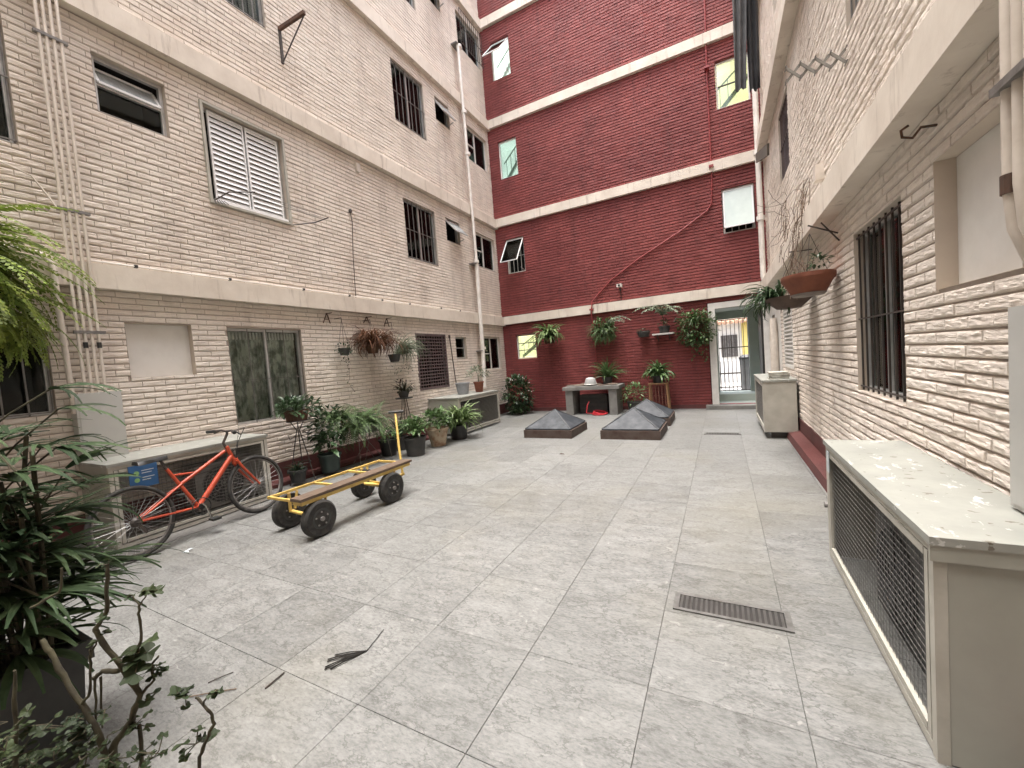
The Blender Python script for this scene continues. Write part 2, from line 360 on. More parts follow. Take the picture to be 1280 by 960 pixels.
# ------------------------------------------------------------------ wall frames: (u along, v up, d out of the wall)
XL, XR, YB = -6.0, 1.05, 11.12
TL = lambda u, v, d: (XL+d, u, v)
TR = lambda u, v, d: (XR-d, u, v)
TB = lambda u, v, d: (u, YB-d, v)
TREAR = lambda u, v, d: (u, -1.75+d, v)
def wbox(mb, tf, a, b): return mb.box(tf(*a), tf(*b))
def wall_mesh(tf, u0, u1, v0, v1, holes, skip, depth=.14, course=.0685, reach=7.5, gap=.0042):
    """mortar sheet with openings and plastered reveals (slots 1, 2) and one raised unit per brick (slot 0)"""
    mb = MB(); hs = [h[:4] for h in holes]
    us = sorted({u0, u1, *[x for h in hs for x in h[:2] if u0 < x < u1]}); vs = sorted({v0, v1, *[x for h in hs for x in h[2:4] if v0 < x < v1]})
    mb.mi = 1
    for i in range(len(us)-1):
        for j in range(len(vs)-1):
            cu = (us[i]+us[i+1])/2; cv = (vs[j]+vs[j+1])/2
            if any(h[0] < cu < h[1] and h[2] < cv < h[3] for h in hs): continue
            mb.add([tf(us[i], vs[j], 0), tf(us[i+1], vs[j], 0), tf(us[i+1], vs[j+1], 0), tf(us[i], vs[j+1], 0)], [(0, 1, 2, 3)])
    mb.mi = 2
    for a, b, c, d in hs:
        for q in (((a, c), (a, d)), ((a, d), (b, d)), ((b, d), (b, c)), ((b, c), (a, c))):
            (ua, va), (ub, vb) = q
            mb.add([tf(ua, va, .012), tf(ub, vb, .012), tf(ub, vb, -depth), tf(ua, va, -depth)], [(0, 1, 2, 3)])
    mb.mi = 0
    allh = hs + list(skip); v = v0; crs = 0; BL = .215
    while v < v1-.02:
        a, b = v+gap, min(v+course-gap, v1); row = [h for h in allh if h[3] > a and h[2] < b]
        u = u0 - BL*(.5 if crs % 2 else 0) - rv(0, .02) - .05; crs += 1
        while u < u1:
            L = BL*rv(.97, 1.03)
            segs = [(max(u+.0008, u0), min(u+L-.0008, u1), a, b)]; u += L
            for h in row:
                new = []
                for s, e, c, d in segs:
                    if e <= h[0] or s >= h[1]: new.append((s, e, c, d)); continue
                    if s < h[0]: new.append((s, h[0], c, d))
                    if e > h[1]: new.append((h[1], e, c, d))
                    si, ei = max(s, h[0]), min(e, h[1])
                    if c < h[2]: new.append((si, ei, c, h[2]))
                    if d > h[3]: new.append((si, ei, h[3], d))
                segs = new
            for s, e, c, d in segs:
                if e-s < .025 or d-c < .015: continue
                k = min(.006, (d-c)*.2); z = rv(.012, .019)
                j = lambda: rv(-.0025, .0025)
                mid = Vector(tf((s+e)/2, (c+d)/2, 0)); dist = (mid-CAM).length
                if dist < reach and mid.y > -.2:
                    nu = max(2, int((e-s)/(.020 if dist < 4.5 else .034))); nv = 7 if dist < 4.5 else 5
                    vs = []; fs = []; tl, tr, bl, br = j(), j(), j(), j()
                    for b_ in range(nv+1):
                        q = b_/nv
                        for a_ in range(nu+1):
                            p = a_/nu; uu = s+.0025+(e-s-.005)*p; vv = c+k+(d-c-2*k)*q
                            h = mnoise.noise(Vector((uu*16+.37*vv, vv*62, z*3e3)))+.55*mnoise.noise(Vector((uu*45, vv*120, 5+z*3e3)))
                            edge = 1 if 0 < a_ < nu and 0 < b_ < nv else .45
                            vs.append(tf(uu+.25*j(), vv+.5*j(), z+.0052*h*edge-(.0025 if edge < 1 else 0)))
                    W_ = nu+1; N0 = len(vs)
                    fs = [(b_*W_+a_, b_*W_+a_+1, b_*W_+W_+a_+1, b_*W_+W_+a_) for b_ in range(nv) for a_ in range(nu)]
                    vs += [tf(s, c, 0), tf(e, c, 0), tf(e, d, 0), tf(s, d, 0)]
                    fs += [tuple([N0, N0+1]+list(range(nu, -1, -1))), tuple([N0+2, N0+3]+[nv*W_+a_ for a_ in range(nu+1)]),
                           tuple([N0+1, N0+2]+[b_*W_+nu for b_ in range(nv, -1, -1)]), tuple([N0+3, N0]+[b_*W_ for b_ in range(nv+1)])]
                    mb.add(vs, fs); continue
                mb.add([tf(s, c, 0), tf(e, c, 0), tf(e, d, 0), tf(s, d, 0),
                        tf(s+k*.5, c+k+j(), z+j()), tf(e-k*.5, c+k+j(), z+j()), tf(e-k*.5, d-k+j(), z+j()), tf(s+k*.5, d-k+j(), z+j())],
                       [(4, 5, 6, 7), (0, 1, 5, 4), (1, 2, 6, 5), (2, 3, 7, 6), (3, 0, 4, 7)])
        v += course
    return mb

def frame_rect(mb, tf, a, b, c, d, w, d0, d1):
    wbox(mb, tf, (a, c, d0), (b, c+w, d1)); wbox(mb, tf, (a, d-w, d0), (b, d, d1))
    wbox(mb, tf, (a, c+w, d0), (a+w, d-w, d1)); wbox(mb, tf, (b-w, c+w, d0), (b, d-w, d1))
def drape(tf, a, b, c, d, dep, amp=.018, n=40):
    mb = MB(); ph = rv(0, 6); o = []
    for i in range(n+1):
        u = a+(b-a)*i/n; z = dep+amp*math.sin(i*1.1+ph)+amp*.6*math.sin(i*2.3+ph)
        o += [tf(u, c, z), tf(u, d, z)]
    return mb.add(o, [(2*i, 2*i+2, 2*i+3, 2*i+1) for i in range(n)])
def sash(tf, a, b, c, d, ang, w=.028, flip=1):
    """top hung sash swung outwards by ang: returns frame mesh and glass mesh"""
    H = d-c; ca, sa = math.cos(ang), math.sin(ang)
    f = MB(); g = MB()
    def q(u, t, o=0): return Vector(tf(u, d - t*ca + o*sa, -.03 + t*sa + o*ca))
    for p0, p1 in (((a, 0), (b, 0)), ((a, H), (b, H)), ((a, 0), (a, H)), ((b, 0), (b, H))):
        f.bar(q(*p0), q(*p1), w, w*.8)
    g.add([q(a, 0), q(b, 0), q(b, H), q(a, H), q(a, 0, .004), q(b, 0, .004), q(b, H, .004), q(a, H, .004)],
          [(0, 1, 2, 3), (4, 7, 6, 5), (0, 4, 5, 1), (1, 5, 6, 2), (2, 6, 7, 3), (3, 7, 4, 0)])
    return f, g
def grille(tf, a, b, c, d, dep, n, rails, r=.006):
    mb = MB()
    for i in range(n):
        u = a+.015+(b-a-.03)*i/(n-1); wbox(mb, tf, (u-r, c+.005, dep-r), (u+r, d-.005, dep+r))
    for t in rails:
        v = c+(d-c)*t; wbox(mb, tf, (a+.003, v-r*.9, dep+r+.001), (b-.003, v+r*.9, dep+3*r))
    return mb
def window(bld, tf, h, D=.14):
    a, b, c, d, kind = h[:5]; opt = h[5] if len(h) > 5 else {}
    fm = opt.get('frame', ALU); back = opt.get('back', INSIDE); gl = opt.get('glass', GLASSD); um = (a+b)/2
    f = MB()
    if kind == 'panel':
        wbox(f, tf, (a+.002, c+.002, -.10), (b-.002, d-.002, -.075)); return f.build('blocked_window', WHITEWALL, bld)
    e = .003; frame_rect(f, tf, a+e, b-e, c+e, d-e, .035, -.10, -.05)
    if kind in ('grille', 'living', 'curtain', 'dark'): wbox(f, tf, (um-.018, c+.04, -.095), (um+.018, d-.04, -.048))
    if kind == 'living' : wbox(f, tf, (a+.04, c+(d-c)*.5-.012, -.093), (um-.02, c+(d-c)*.5+.012, -.05))
    w = f.build('window', fm, bld)
    bk = MB(); wbox(bk, tf, (a-.02, c-.02, -.62), (b+.02, d+.02, -.60))
    for q in (((a-.02, c-.02), (a, d+.02)), ((b, c-.02), (b+.02, d+.02)), ((a, c-.02), (b, c)), ((a, d), (b, d+.02))):
        wbox(bk, tf, (*q[0], -.60), (*q[1], -D-.002))
    bk.build('room', back, w)
    if back in (LIT_Y, LIT_W):
        q = MB(); q.bar(tf(a-.02, c+.05, -.40), tf(b+.02, c+(d-c)*.72, -.40), .05, .09); q.bar(tf(a-.02, c+(d-c)*.55, -.36), tf(b+.02, d+.1, -.36), .025, .03)
        for k in range(4): u_ = a+(b-a)*(k+.5)/4; q.bar(tf(u_, c+(d-c)*(.08+.16*k), -.36), tf(u_, c+(d-c)*(.62+.13*k), -.36), .014, .014)
        q.build('stair_rail', GREENWALL, w)
    if kind not in ('shutter', 'tilt', 'open'):
        g = MB()
        if kind in ('stairlit', 'small'):
            n = opt.get('panes', 1)
            for i in range(n):
                v0 = c+.04+(d-c-.08)*i/n; v1 = c+.04+(d-c-.08)*(i+1)/n
                wbox(g, tf, (a+.038, v0+.006, -.078), (b-.038, v1-.006, -.072))
            if n > 1:
                r = MB()
                for i in range(1, n):
                    v = c+.04+(d-c-.08)*i/n; wbox(r, tf, (a+.038, v-.012, -.09), (b-.038, v+.012, -.06))
                r.build('glazing_bar', opt.get('bar', fm), w)
        else:
            wbox(g, tf, (a+.038, c+.038, -.078), (um-.018, d-.038, -.072)); wbox(g, tf, (um+.018, c+.038, -.078), (b-.038, d-.038, -.072))
        g.build('pane', gl, w)
    if opt.get('curtain'):
        lo, hi = opt.get('span', (0, 1)); drape(tf, a+(b-a)*lo+.02, a+(b-a)*hi-.02, c+.03, d-.03, -.165 if kind == 'curtain' else -.20).build('curtain', opt['curtain'], w)
    if kind in ('grille', 'curtain'):
        grille(tf, a, b, c, d, opt.get('gd', -.02), opt.get('n', 9), opt.get('rails', (.03, .5, .97)), opt.get('r', .006)).build('grille', opt.get('bars', IRONG), w)
    if kind == 'curtain':
        v = MB()
        for i in range(22):
            u = a+.05+(b-a-.1)*i/21; wbox(v, tf, (u-.013, d-.15, -.140), (u+.013, d-.045, -.13))
        v.build('valance', WHITE, w)
    if kind == 'shutter':
        s = MB(); n = 17
        for (p, q) in ((a+.075, um-.012), (um+.012, b-.055)):
            frame_rect(s, tf, p, q, c+.05, d-.04, .022, -.045, -.015)
            for i in range(n):
                v = c+.085+(d-c-.15)*i/(n-1); up = (q < um+.01) or v < d-.22
                x0, x1 = p+.024, q-.024; o = .0325
                s.add([tf(x0, v-o, -.014), tf(x1, v-o, -.014), tf(x1, v+o, -.042), tf(x0, v+o, -.042),
                       tf(x0, v-o-.006, -.018), tf(x1, v-o-.006, -.018), tf(x1, v+o-.006, -.046), tf(x0, v+o-.006, -.046)],
                      [(0, 1, 2, 3), (4, 7, 6, 5), (0, 4, 5, 1), (1, 5, 6, 2), (2, 6, 7, 3), (3, 7, 4, 0)])
        s.build('louvre_shutter', SHUT, w)
        t = MB(); frame_rect(t, tf, a-.03, b+.03, c-.02, d+.03, .03, .012, .05); t.build('surround', CAGEP, w)
        sl = MB(); wbox(sl, tf, (a+.03, c-.006, -.04), (b-.02, c+.05, .03)); sl.build('sill', SHUT, w)
    if kind == 'tilt':
        mid = c+(d-c)*.52
        g = MB(); wbox(g, tf, (a+.04, c+.04, -.09), (b-.04, mid-.01, -.084)); g.build('pane', GLASSD, w)
        fs, gs = MB(), MB(); q = [Vector(tf(a+.05, mid+.02, -.035)), Vector(tf(b-.05, mid+.02, -.035)), Vector(tf(b-.05, d-.07, -.19)), Vector(tf(a+.05, d-.07, -.19))]
        for k in range(4): fs.bar(q[k], q[(k+1) % 4], .03, .025)
        gs.add(q+[p+Vector((-.004, 0, 0)) for p in q], [(0, 1, 2, 3), (4, 7, 6, 5), (0, 4, 5, 1), (1, 5, 6, 2), (2, 6, 7, 3), (3, 7, 4, 0)])
        fs.build('sash', SHUT, w); gs.build('frosted_pane', GLASSF, w)
        br = MB(); wbox(br, tf, (a+.03, mid-.015, -.09), (b-.03, mid+.005, -.045)); br.build('glazing_bar', ALU, w)
    if kind == 'open':
        fs, gs = sash(tf, a+.035, b-.035, c+(d-c)*opt.get('from', .1), d-.05, opt.get('ang', .7))
        fs.build('sash', opt.get('sash', ALU), w); gs.build('frosted_pane', opt.get('sglass', GLASSF), w)
        st = MB(); u = b-.06; st.bar(tf(u, c+.05, -.06), tf(u, c+.10, .18), .012, .02); st.build('stay', ALU, w)
        if opt.get('bars'): grille(tf, a+.03, b-.03, c+.03, d-.03, -.115, 5, (.5,), .006).build('grille', opt['bars'], w)
    if kind == 'lattice':
        l = MB(); n1, n2 = 12, 17
        frame_rect(l, tf, a-.01, b+.01, c-.01, d+.01, .04, -.035, .02)
        for i in range(n1):
            u = a+(b-a)*(i+.5)/n1; wbox(l, tf, (u-.014, c, -.018), (u+.014, d, -.002))
        for i in range(n2):
            v = c+(d-c)*(i+.5)/n2; wbox(l, tf, (a, v-.013, -.001), (b, v+.013, .014))
        l.build('lattice', opt.get('lat', LATT), w)
    return w

def building(name, label, loc): return thing(name, label, 'apartment block', loc)
BANDS = (2.67, 5.63, 8.55, 11.46)

# ------------------------------------------------------------------ LEFT cream block
LB = building('apartment_building', 'cream brick apartment block with conduit pipes and white louvre shutter, behind the orange bicycle', (XL-1, 4.5, 0))
GR = dict(curtain=CURTD, n=9)
left = [
 (.30, 1.47, 1.36, 2.24, 'grille', dict(bars=IRONG, n=8, rails=(.03, .97))),
 (2.08, 2.73, 1.69, 2.32, 'panel'),
 (3.15, 4.25, .94, 2.31, 'curtain', dict(curtain=CURT, n=5, rails=(.46,), r=.004, bars=IRONG, glass=glassmat('clear window glass', (.85, .88, .86), .06))),
 (7.01, 8.09, 1.06, 2.33, 'lattice', dict(glass=GLASS, curtain=CURTW)),
 (8.52, 9.0, 1.73, 2.29, 'small', dict(panes=2)),
 (9.83, 10.86, 1.36, 2.32, 'living', dict(frame=WHITE)),
 (.35, 1.46, 4.02, 5.3, 'grille', dict(curtain=CURTW)),
 (2.09, 2.75, 4.66, 5.30, 'tilt'),
 (3.15, 4.25, 4.00, 5.29, 'shutter'),
 (7.01, 8.09, 4.00, 5.30, 'grille', dict(curtain=CURTW, bars=IRONG, n=8)),
 (8.53, 9.12, 4.73, 5.30, 'open', dict(ang=.75)),
 (9.77, 10.98, 4.33, 5.29, 'living', dict(frame=WHITE, curtain=CURT, span=(.5, 1))),
 (3.15, 4.20, 6.94, 8.25, 'grille', dict(curtain=CURTD, n=8)),
 (7.00, 8.05, 6.94, 8.25, 'grille', dict(curtain=CURTW, n=8, span=(.0, 1), bars=IRONG)),
 (8.50, 9.08, 7.69, 8.25, 'open', dict(ang=.6)),
 (9.77, 10.98, 7.29, 8.23, 'living', dict(frame=WHITE, curtain=CURT, span=(.5, 1))),
 (7.00, 8.05, 9.92, 11.2, 'grille', dict(curtain=CURTW, n=8)),
 (8.50, 9.08, 10.62, 11.2, 'open', dict(ang=.8)),
 (9.82, 11.0, 10.30, 11.22, 'grille', dict(curtain=CURTW, gd=.12, n=12, bars=IRON, rails=(.0, .5, 1.0))),
]
skipL = [(-3, 12, z, z+.26) for z in BANDS] + [(-3, 12, 0, .29)]
wall_mesh(TL, -1.75, YB, 0, 14.6, left, skipL).build('brick_wall', [CREAM, MORTAR, PLASTER], LB, fix=False)
for z in BANDS:
    mb = MB(); wbox(mb, TL, (-1.75, z, -.02), (YB-.002, z+.26, .12)); mb.build('floor_band', BAND, LB)
mb = MB(); wbox(mb, TL, (-1.75, .0, .0), (YB-.003, .29, .028)); wbox(mb, TL, (3.25, 0, .03), (7.0, .05, .30)); mb.build('plinth', RED_Y, LB)
for h in left: window(LB, TL, h)
mb = MB(); wbox(mb, TL, (-1.75, 14.6, -.3), (YB, 14.7, .05)); mb.build('parapet', BAND, LB)

# ------------------------------------------------------------------ BACK oxblood block
BB = building('apartment_building', 'oxblood red brick apartment block with cream bands closing the far end of the yard', (-2.5, YB+.5, 0))
DOOR = (-.09, .90, .10, 2.44)
back = [
 (-5.56, -4.90, 1.62, 2.34, 'stairlit', dict(back=LIT_Y, panes=3, frame=WHITE, bar=IRONG, glass=GLASS)),
 (-5.67, -5.06, 4.22, 5.26, 'open', dict(back=INSIDE, ang=.62, sash=SHUT, frame=WHITE, sglass=GLASS, bars=WHITE)),
 (-5.67, -5.06, 7.05, 8.15, 'stairlit', dict(back=LIT_W, frame=WHITE, glass=GLASS)),
 (-5.67, -5.06, 9.92, 11.0, 'open', dict(back=LIT_W, ang=.75, sash=SHUT, frame=WHITE, sglass=GLASS)),
 (.18, .84, 4.18, 5.22, 'open', dict(back=INSIDE, ang=.16, sash=SHUT, frame=WHITE, sglass=M('white frosted glass', (.62, .70, .66), (.5, .58, .55), 2, .3), bars=WHITE)),
 (.17, .86, 7.06, 8.13, 'stairlit', dict(back=LIT_Y, panes=2, frame=WHITE, bar=IRON, glass=GLASS)),
]
skipB = [(-7, 2, z+.03, z+.27) for z in BANDS] + [(-7, 2, 0, .10), (-.26, 1.2, 0, 2.60)]
wall_mesh(TB, XL, XR+.2, 0, 14.6, [h[:4] for h in back]+[DOOR], skipB, course=.074, gap=.0056).build('brick_wall', [RED, MORTAR_R, RED], BB, fix=False)
for z in BANDS:
    mb = MB(); wbox(mb, TB, (XL+.12, z+.03, -.02), (XR-.172, z+.27, .10)); mb.build('floor_band', BAND, BB)
mb = MB(); wbox(mb, TB, (XL+.03, 0, .0), (-.30, .10, .035)); mb.build('plinth', RED_Y, BB)
for h in back: window(BB, TB, h)
mb = MB(); wbox(mb, TB, (XL, 14.6, -.3), (XR, 14.7, .05)); mb.build('parapet', BAND, BB)
# doorway, passage and its gate
mb = MB()
wbox(mb, TB, (-.24, .10, -.02), (-.09, 2.58, .05)); wbox(mb, TB, (-.09, 2.44, -.02), (.90, 2.58, .05)); wbox(mb, TB, (.90, .10, -.02), (1.04, 2.58, .03))
mb.build('door_frame', WHITE, BB)
mb = MB()
mb.box((-.20, YB+.02, .05), (-.09, 12.42, 2.44)); mb.box((.90, YB+.02, .05), (1.0, 12.42, 2.44)); mb.box((-.20, YB+.02, 2.44), (1.0, 12.42, 2.55))
mb.box((-.20, 12.42, .05), (-.06, 12.60, 2.6)); mb.box((.66, 12.42, .05), (1.0, 12.60, 2.6)); mb.box((-.06, 12.42, 2.24), (.66, 12.60, 2.6))
mb.build('passage_wall', GREENWALL, BB)
mb = MB(); mb.box((-.09, YB+.1, .02), (.90, 11.75, .098)); mb.box((-.09, 11.75, .02), (.90, 12.6, .27)); mb.build('passage_floor', GREENWALL, BB)
mb = MB(); mb.box((.86, YB+.03, .11), (.898, 11.95, 2.40)); mb.build('open_door', BLACKP, BB)
mb = MB(); mb.box((-.38, YB-.30, .003), (.93, YB+.12, .095)); mb.build('doorstep', CONC, BB)
g = thing('metal_gate', 'black iron bar gate at the end of the bright doorway passage', 'gate', (.3, 12.4, .27))
mb = MB()
for i in range(8): x = -.045+.69*i/7; mb.box((x-.007, 12.385, .29), (x+.007, 12.40, 2.22))
mb.build('bar', IRON, g)
mb = MB()
for z in (.29, 1.45, 2.2): mb.box((-.055, 12.40, z), (.655, 12.412, z+.025))
mb.build('rail', IRON, g)
# what stands across the street
SB = building('street_house', 'pale house with orange tiled roof across the street, seen through the doorway gate', (0, 19, 0))
mb = MB(); mb.box((-4, 19, 0), (.78, 19.3, 2.7)); mb.build('wall', WHITEWALL, SB)
mb = MB(); mb.box((.785, 18.9, 0), (5, 19.3, 2.7)); mb.build('yellow_wall', M('yellow house paint', (.62, .50, .16), (.55, .44, .14), 3, .8), SB)
mb = MB()
for i in range(46):
    x = -4+.2*i; mb.tube([(x, 18.55, 2.45), (x, 22, 4.1)], .09, 6)
mb.add([(-4.1, 18.6, 2.42), (5.2, 18.6, 2.42), (5.2, 22, 4.05), (-4.1, 22, 4.05)], [(0, 1, 2, 3)])
mb.build('roof', ROOFT, SB)
mb = MB(); mb.box((.02, 18.96, 1.05), (.62, 18.995, 1.95)); w = mb.build('window', IRONG, SB)
mb = MB()
for i in range(7): x = .06+.52*i/6; mb.box((x-.012, 18.93, 1.05), (x+.012, 18.955, 1.95))
mb.build('grille', IRON, w)
fz = thing('metal_fence', 'low dark street railing behind the passage gate', 'fence', (.3, 15.6, 0))
mb = MB()
for i in range(16): x = -1+.12*i; mb.box((x-.01, 15.6, .05), (x+.01, 15.62, 1.0))
mb.build('bar', IRON, fz)
mb = MB(); mb.box((-1.05, 15.622, .55), (.9, 15.64, .60)); mb.box((-1.05, 15.622, .08), (.9, 15.64, .12)); mb.build('rail', IRON, fz)
bn = thing('rubbish_bin', 'tall grey ribbed bin with dark lid standing outside the passage gate', 'bin', (.64, 13.6, 0))
mb = MB(); mb.lathe((.64, 13.6, .1), [(.14, 0), (.15, .02), (.17, .95), (.18, .96), (.18, 1.0), (.001, 1.0)], 14); mb.build('body', M('grey bin plastic', (.13, .125, .12), (.09, .09, .085), 5, .5), bn)
mb = MB(); mb.lathe((.64, 13.6, 1.1), [(.19, 0), (.19, .05), (.1, .12), (.001, .13)], 14); mb.build('lid', BLACKP, bn)

# ------------------------------------------------------------------ RIGHT cream block
RB = building('apartment_building', 'cream brick apartment block along the right side above the big mesh cage', (XR+1, 4.5, 0))
right = [
 (2.30, 3.00, 1.73, 2.40, 'panel'),
 (3.43, 4.45, 1.05, 2.37, 'grille', dict(curtain=CLOTH2, bars=IRON, n=9, rails=(.03, .46, .97))),
 (7.86, 8.84, 1.07, 2.2, 'lattice', dict(lat=WHITE)),
 (10.15, 10.62, 1.42, 2.1, 'small'),
 (3.43, 4.45, 4.03, 5.3, 'grille', dict(curtain=CURTD)),
 (7.50, 8.52, 4.18, 5.3, 'grille', dict(curtain=CURTD, bars=LATT)),
 (3.43, 4.45, 6.95, 8.25, 'grille', dict(curtain=CURTW)),
 (7.50, 8.52, 6.95, 8.25, 'dark', dict(curtain=CURTD)),
]
skipR = [(-3, 12, z, z+.25) for z in BANDS] + [(-3, 12, 0, .31), (9.25, 12, .3, 2.67)]
wall_mesh(TR, -1.75, YB, 0, 14.6, right, skipR).build('brick_wall', [CREAM, MORTAR, PLASTER], RB, fix=False)
for z in BANDS:
    mb = MB(); wbox(mb, TR, (-1.75, z, -.02), (YB-.002, z+.25, .17)); mb.build('floor_band', BAND, RB)
mb = MB(); wbox(mb, TR, (-1.75, 0, .0), (YB-.003, .31, .026)); mb.build('plinth', RED_Y, RB)
mb = MB(); mb.add([TR(-1.75, .002, .19), TR(YB-.31, .002, .19), TR(YB-.31, .10, .17), TR(-1.75, .10, .17), TR(-1.75, .13, .03), TR(YB-.31, .13, .03)], [(0, 1, 2, 3), (3, 2, 5, 4), (1, 5, 2), (0, 3, 4)]); mb.build('kerb', RED_Y, RB)
mb = MB(); wbox(mb, TR, (9.25, .31, -.005), (10.15, 2.665, .016)); wbox(mb, TR, (10.62, .31, -.005), (YB-.05, 2.665, .016)); wbox(mb, TR, (10.15, .31, -.005), (10.62, 1.42, .016)); wbox(mb, TR, (10.15, 2.1, -.005), (10.62, 2.665, .016)); mb.build('plaster_panel', WHITEWALL, RB)
for h in right: window(RB, TR, h)
mb = MB(); wbox(mb, TR, (-1.75, 14.6, -.3), (YB, 14.7, .05)); mb.build('parapet', BAND, RB)

# ------------------------------------------------------------------ unseen block added behind the viewer, height set to shape the light
RE = building('apartment_building', 'unseen cream rendered block added at the near end to shape the light', (-2.5, -2.2, 0))
mb = MB(); mb.box((XL-.3, -1.75, 0), (XR+.3, -2.1, 11.0)); mb.build('wall', PLASTER, RE)

# ------------------------------------------------------------------ FLOOR
mb = MB(); mb.add([(-150, -150, -.006), (150, -150, -.006), (150, 150, -.006), (-150, 150, -.006)], [(0, 1, 2, 3)])
struct(mb.build('ground', M('grey cement bed', (.09, .088, .08), (.045, .044, .04), 3, .9)))
mb = MB(); mb.add([(-12, 12.7, .02), (12, 12.7, .02), (12, 40, .02), (-12, 40, .02)], [(0, 1, 2, 3)])
struct(mb.build('street', M('pale street concrete', (.42, .41, .39), (.34, .33, .31), 2, .9)))
def tilemat():
    m, nt, bs = newmat('grey slate porcelain tile')
    g = nd(nt, 'ShaderNodeNewGeometry'); tc = nd(nt, 'ShaderNodeTexCoord')
    sc = nd(nt, 'ShaderNodeVectorMath', operation='SCALE'); sc.inputs['Scale'].default_value = 37
    cb = nd(nt, 'ShaderNodeCombineXYZ')
    for s in 'XYZ': nt.links.new(g.outputs['Random Per Island'], cb.inputs[s])
    nt.links.new(cb.outputs[0], sc.inputs[0])
    ad = nd(nt, 'ShaderNodeVectorMath', operation='ADD'); nt.links.new(tc.outputs['Object'], ad.inputs[0]); nt.links.new(sc.outputs[0], ad.inputs[1])
    def mp(s):
        q = nd(nt, 'ShaderNodeMapping'); q.inputs['Scale'].default_value = s; nt.links.new(ad.outputs[0], q.inputs['Vector']); return q.outputs[0]
    a = noise(nt, mp((1, 2.3, 1)), 5, 10, .7); wn = nd(nt, 'ShaderNodeTexNoise'); wn.inputs['Scale'].default_value = 11; wn.inputs['Detail'].default_value = 9
    wn.inputs['Distortion'].default_value = .9; wn.inputs['Roughness'].default_value = .68; nt.links.new(mp((1, 2.1, 1)), wn.inputs['Vector'])
    fine = noise(nt, mp((1, 2.4, 1)), 36, 7, .75)
    col = mix(nt, ramp(nt, a, .36, .64), (.115, .117, .112), (.178, .181, .174))
    col = mix(nt, ramp(nt, fine, .47, .66), col, mix(nt, .45, col, (.26, .262, .25)))
    col = mix(nt, ramp(nt, fine, .36, .47, (1, 1, 1, 1), (0, 0, 0, 1)), col, mix(nt, .42, col, (.052, .053, .05)))
    col = mix(nt, ramp(nt, wn.outputs['Fac'], .60, .68), col, (.235, .235, .225))
    v2 = noise(nt, mp((1, 1.9, 1)), 3.2, 9, .62); vr = nd(nt, 'ShaderNodeValToRGB'); el = vr.color_ramp.elements
    el[0].position = .485; el[0].color = (0, 0, 0, 1); el[1].position = .515; el[1].color = (0, 0, 0, 1); q = el.new(.5); q.color = (.75, .75, .75, 1)
    nt.links.new(v2, vr.inputs['Fac']); col = mix(nt, vr.outputs['Color'], col, (.07, .07, .065))
    vw = coords(nt); big = nd(nt, 'ShaderNodeMath', operation='MULTIPLY'); big.inputs[1].default_value = .38
    nt.links.new(ramp(nt, noise(nt, vw, .55, 5, .6), .5, .72), big.inputs[0])
    col = mix(nt, big.outputs[0], col, (.15, .14, .105))
    col = island_value(nt, col, .10)
    nt.links.new(col, bs.inputs['Base Color'])
    rr = ramp(nt, a, .3, .7, (.42, .42, .42, 1), (.62, .62, .62, 1)); nt.links.new(rr, bs.inputs['Roughness'])
    bs.inputs['Specular IOR Level'].default_value = .45
    n1 = bumpn(nt, wn.outputs['Fac'], .35, .006, bs); bumpn(nt, fine, .3, .003, bs, n1)
    return m
TILE = tilemat()
mb = MB(); T0X = -.605*.6; T0Y = 1.795
for i in range(-10, 4):
    for j in range(-7, 17):
        x0 = T0X+.6*i; x1 = x0+.6; y0 = T0Y+.597*j; y1 = y0+.597
        x0 = max(x0, -5.68); x1 = min(x1, .87); y0 = max(y0, -1.75); y1 = min(y1, YB-.03)
        if x1-x0 < .03 or y1-y0 < .03: continue
        if x1 < -4.9 and y1 < 3.3: continue
        if x0 < -5.0 and y1 < 3.3: x0 = -4.97
        e = .0012; b = .0012; z = rv(-.0004, .0004)
        mb.add([(x0+e, y0+e, -.006), (x1-e, y0+e, -.006), (x1-e, y1-e, -.006), (x0+e, y1-e, -.006),
                (x0+e, y0+e, -b), (x1-e, y0+e, -b), (x1-e, y1-e, -b), (x0+e, y1-e, -b),
                (x0+e+b, y0+e+b, z), (x1-e-b, y0+e+b, z), (x1-e-b, y1-e-b, z), (x0+e+b, y1-e-b, z)],
               [(8, 9, 10, 11), (4, 5, 9, 8), (5, 6, 10, 9), (6, 7, 11, 10), (7, 4, 8, 11), (0, 1, 5, 4), (1, 2, 6, 5), (2, 3, 7, 6), (3, 0, 4, 7)])
struct(mb.build('courtyard_floor', TILE, fix=False))
mb = MB(); mb.box((-6, -1.75, -.005), (-4.98, 3.28, -.001)); struct(mb.build('concrete_strip', CONCD))

# floor drains, litter
def drain(x0, x1, y0, y1, n, label):
    t = thing('floor_drain', label, 'drain', ((x0+x1)/2, (y0+y1)/2, 0), 'drain gratings in the tiled floor')
    mb = MB(); mb.box((x0, y0, .0015), (x1, y1, .0025)); mb.build('pit_shade', INSIDE, t)  # dark plate laid on the tiles stands for the shade below the grate
    mb = MB()
    for a, b in (((x0, y0), (x1, y0+.022)), ((x0, y1-.022), (x1, y1)), ((x0, y0+.022), (x0+.03, y1-.022)), ((x1-.03, y0+.022), (x1, y1-.022))): mb.box((*a, .0026), (*b, .009))
    mb.build('frame', M('worn drain frame', (.16, .157, .15), (.10, .097, .09), 12, .5, .2, 40, metal=.3), t)
    mb = MB()
    for i in range(n):
        x = x0+.03+(x1-x0-.06)*(i+.5)/n; mb.box((x-.0065, y0+.023, .003), (x+.0065, y1-.023, .007))
    mb.build('grate', M('dull drain grating', (.08, .077, .072), (.05, .048, .045), 12, .5, .2, 40, metal=.3), t)
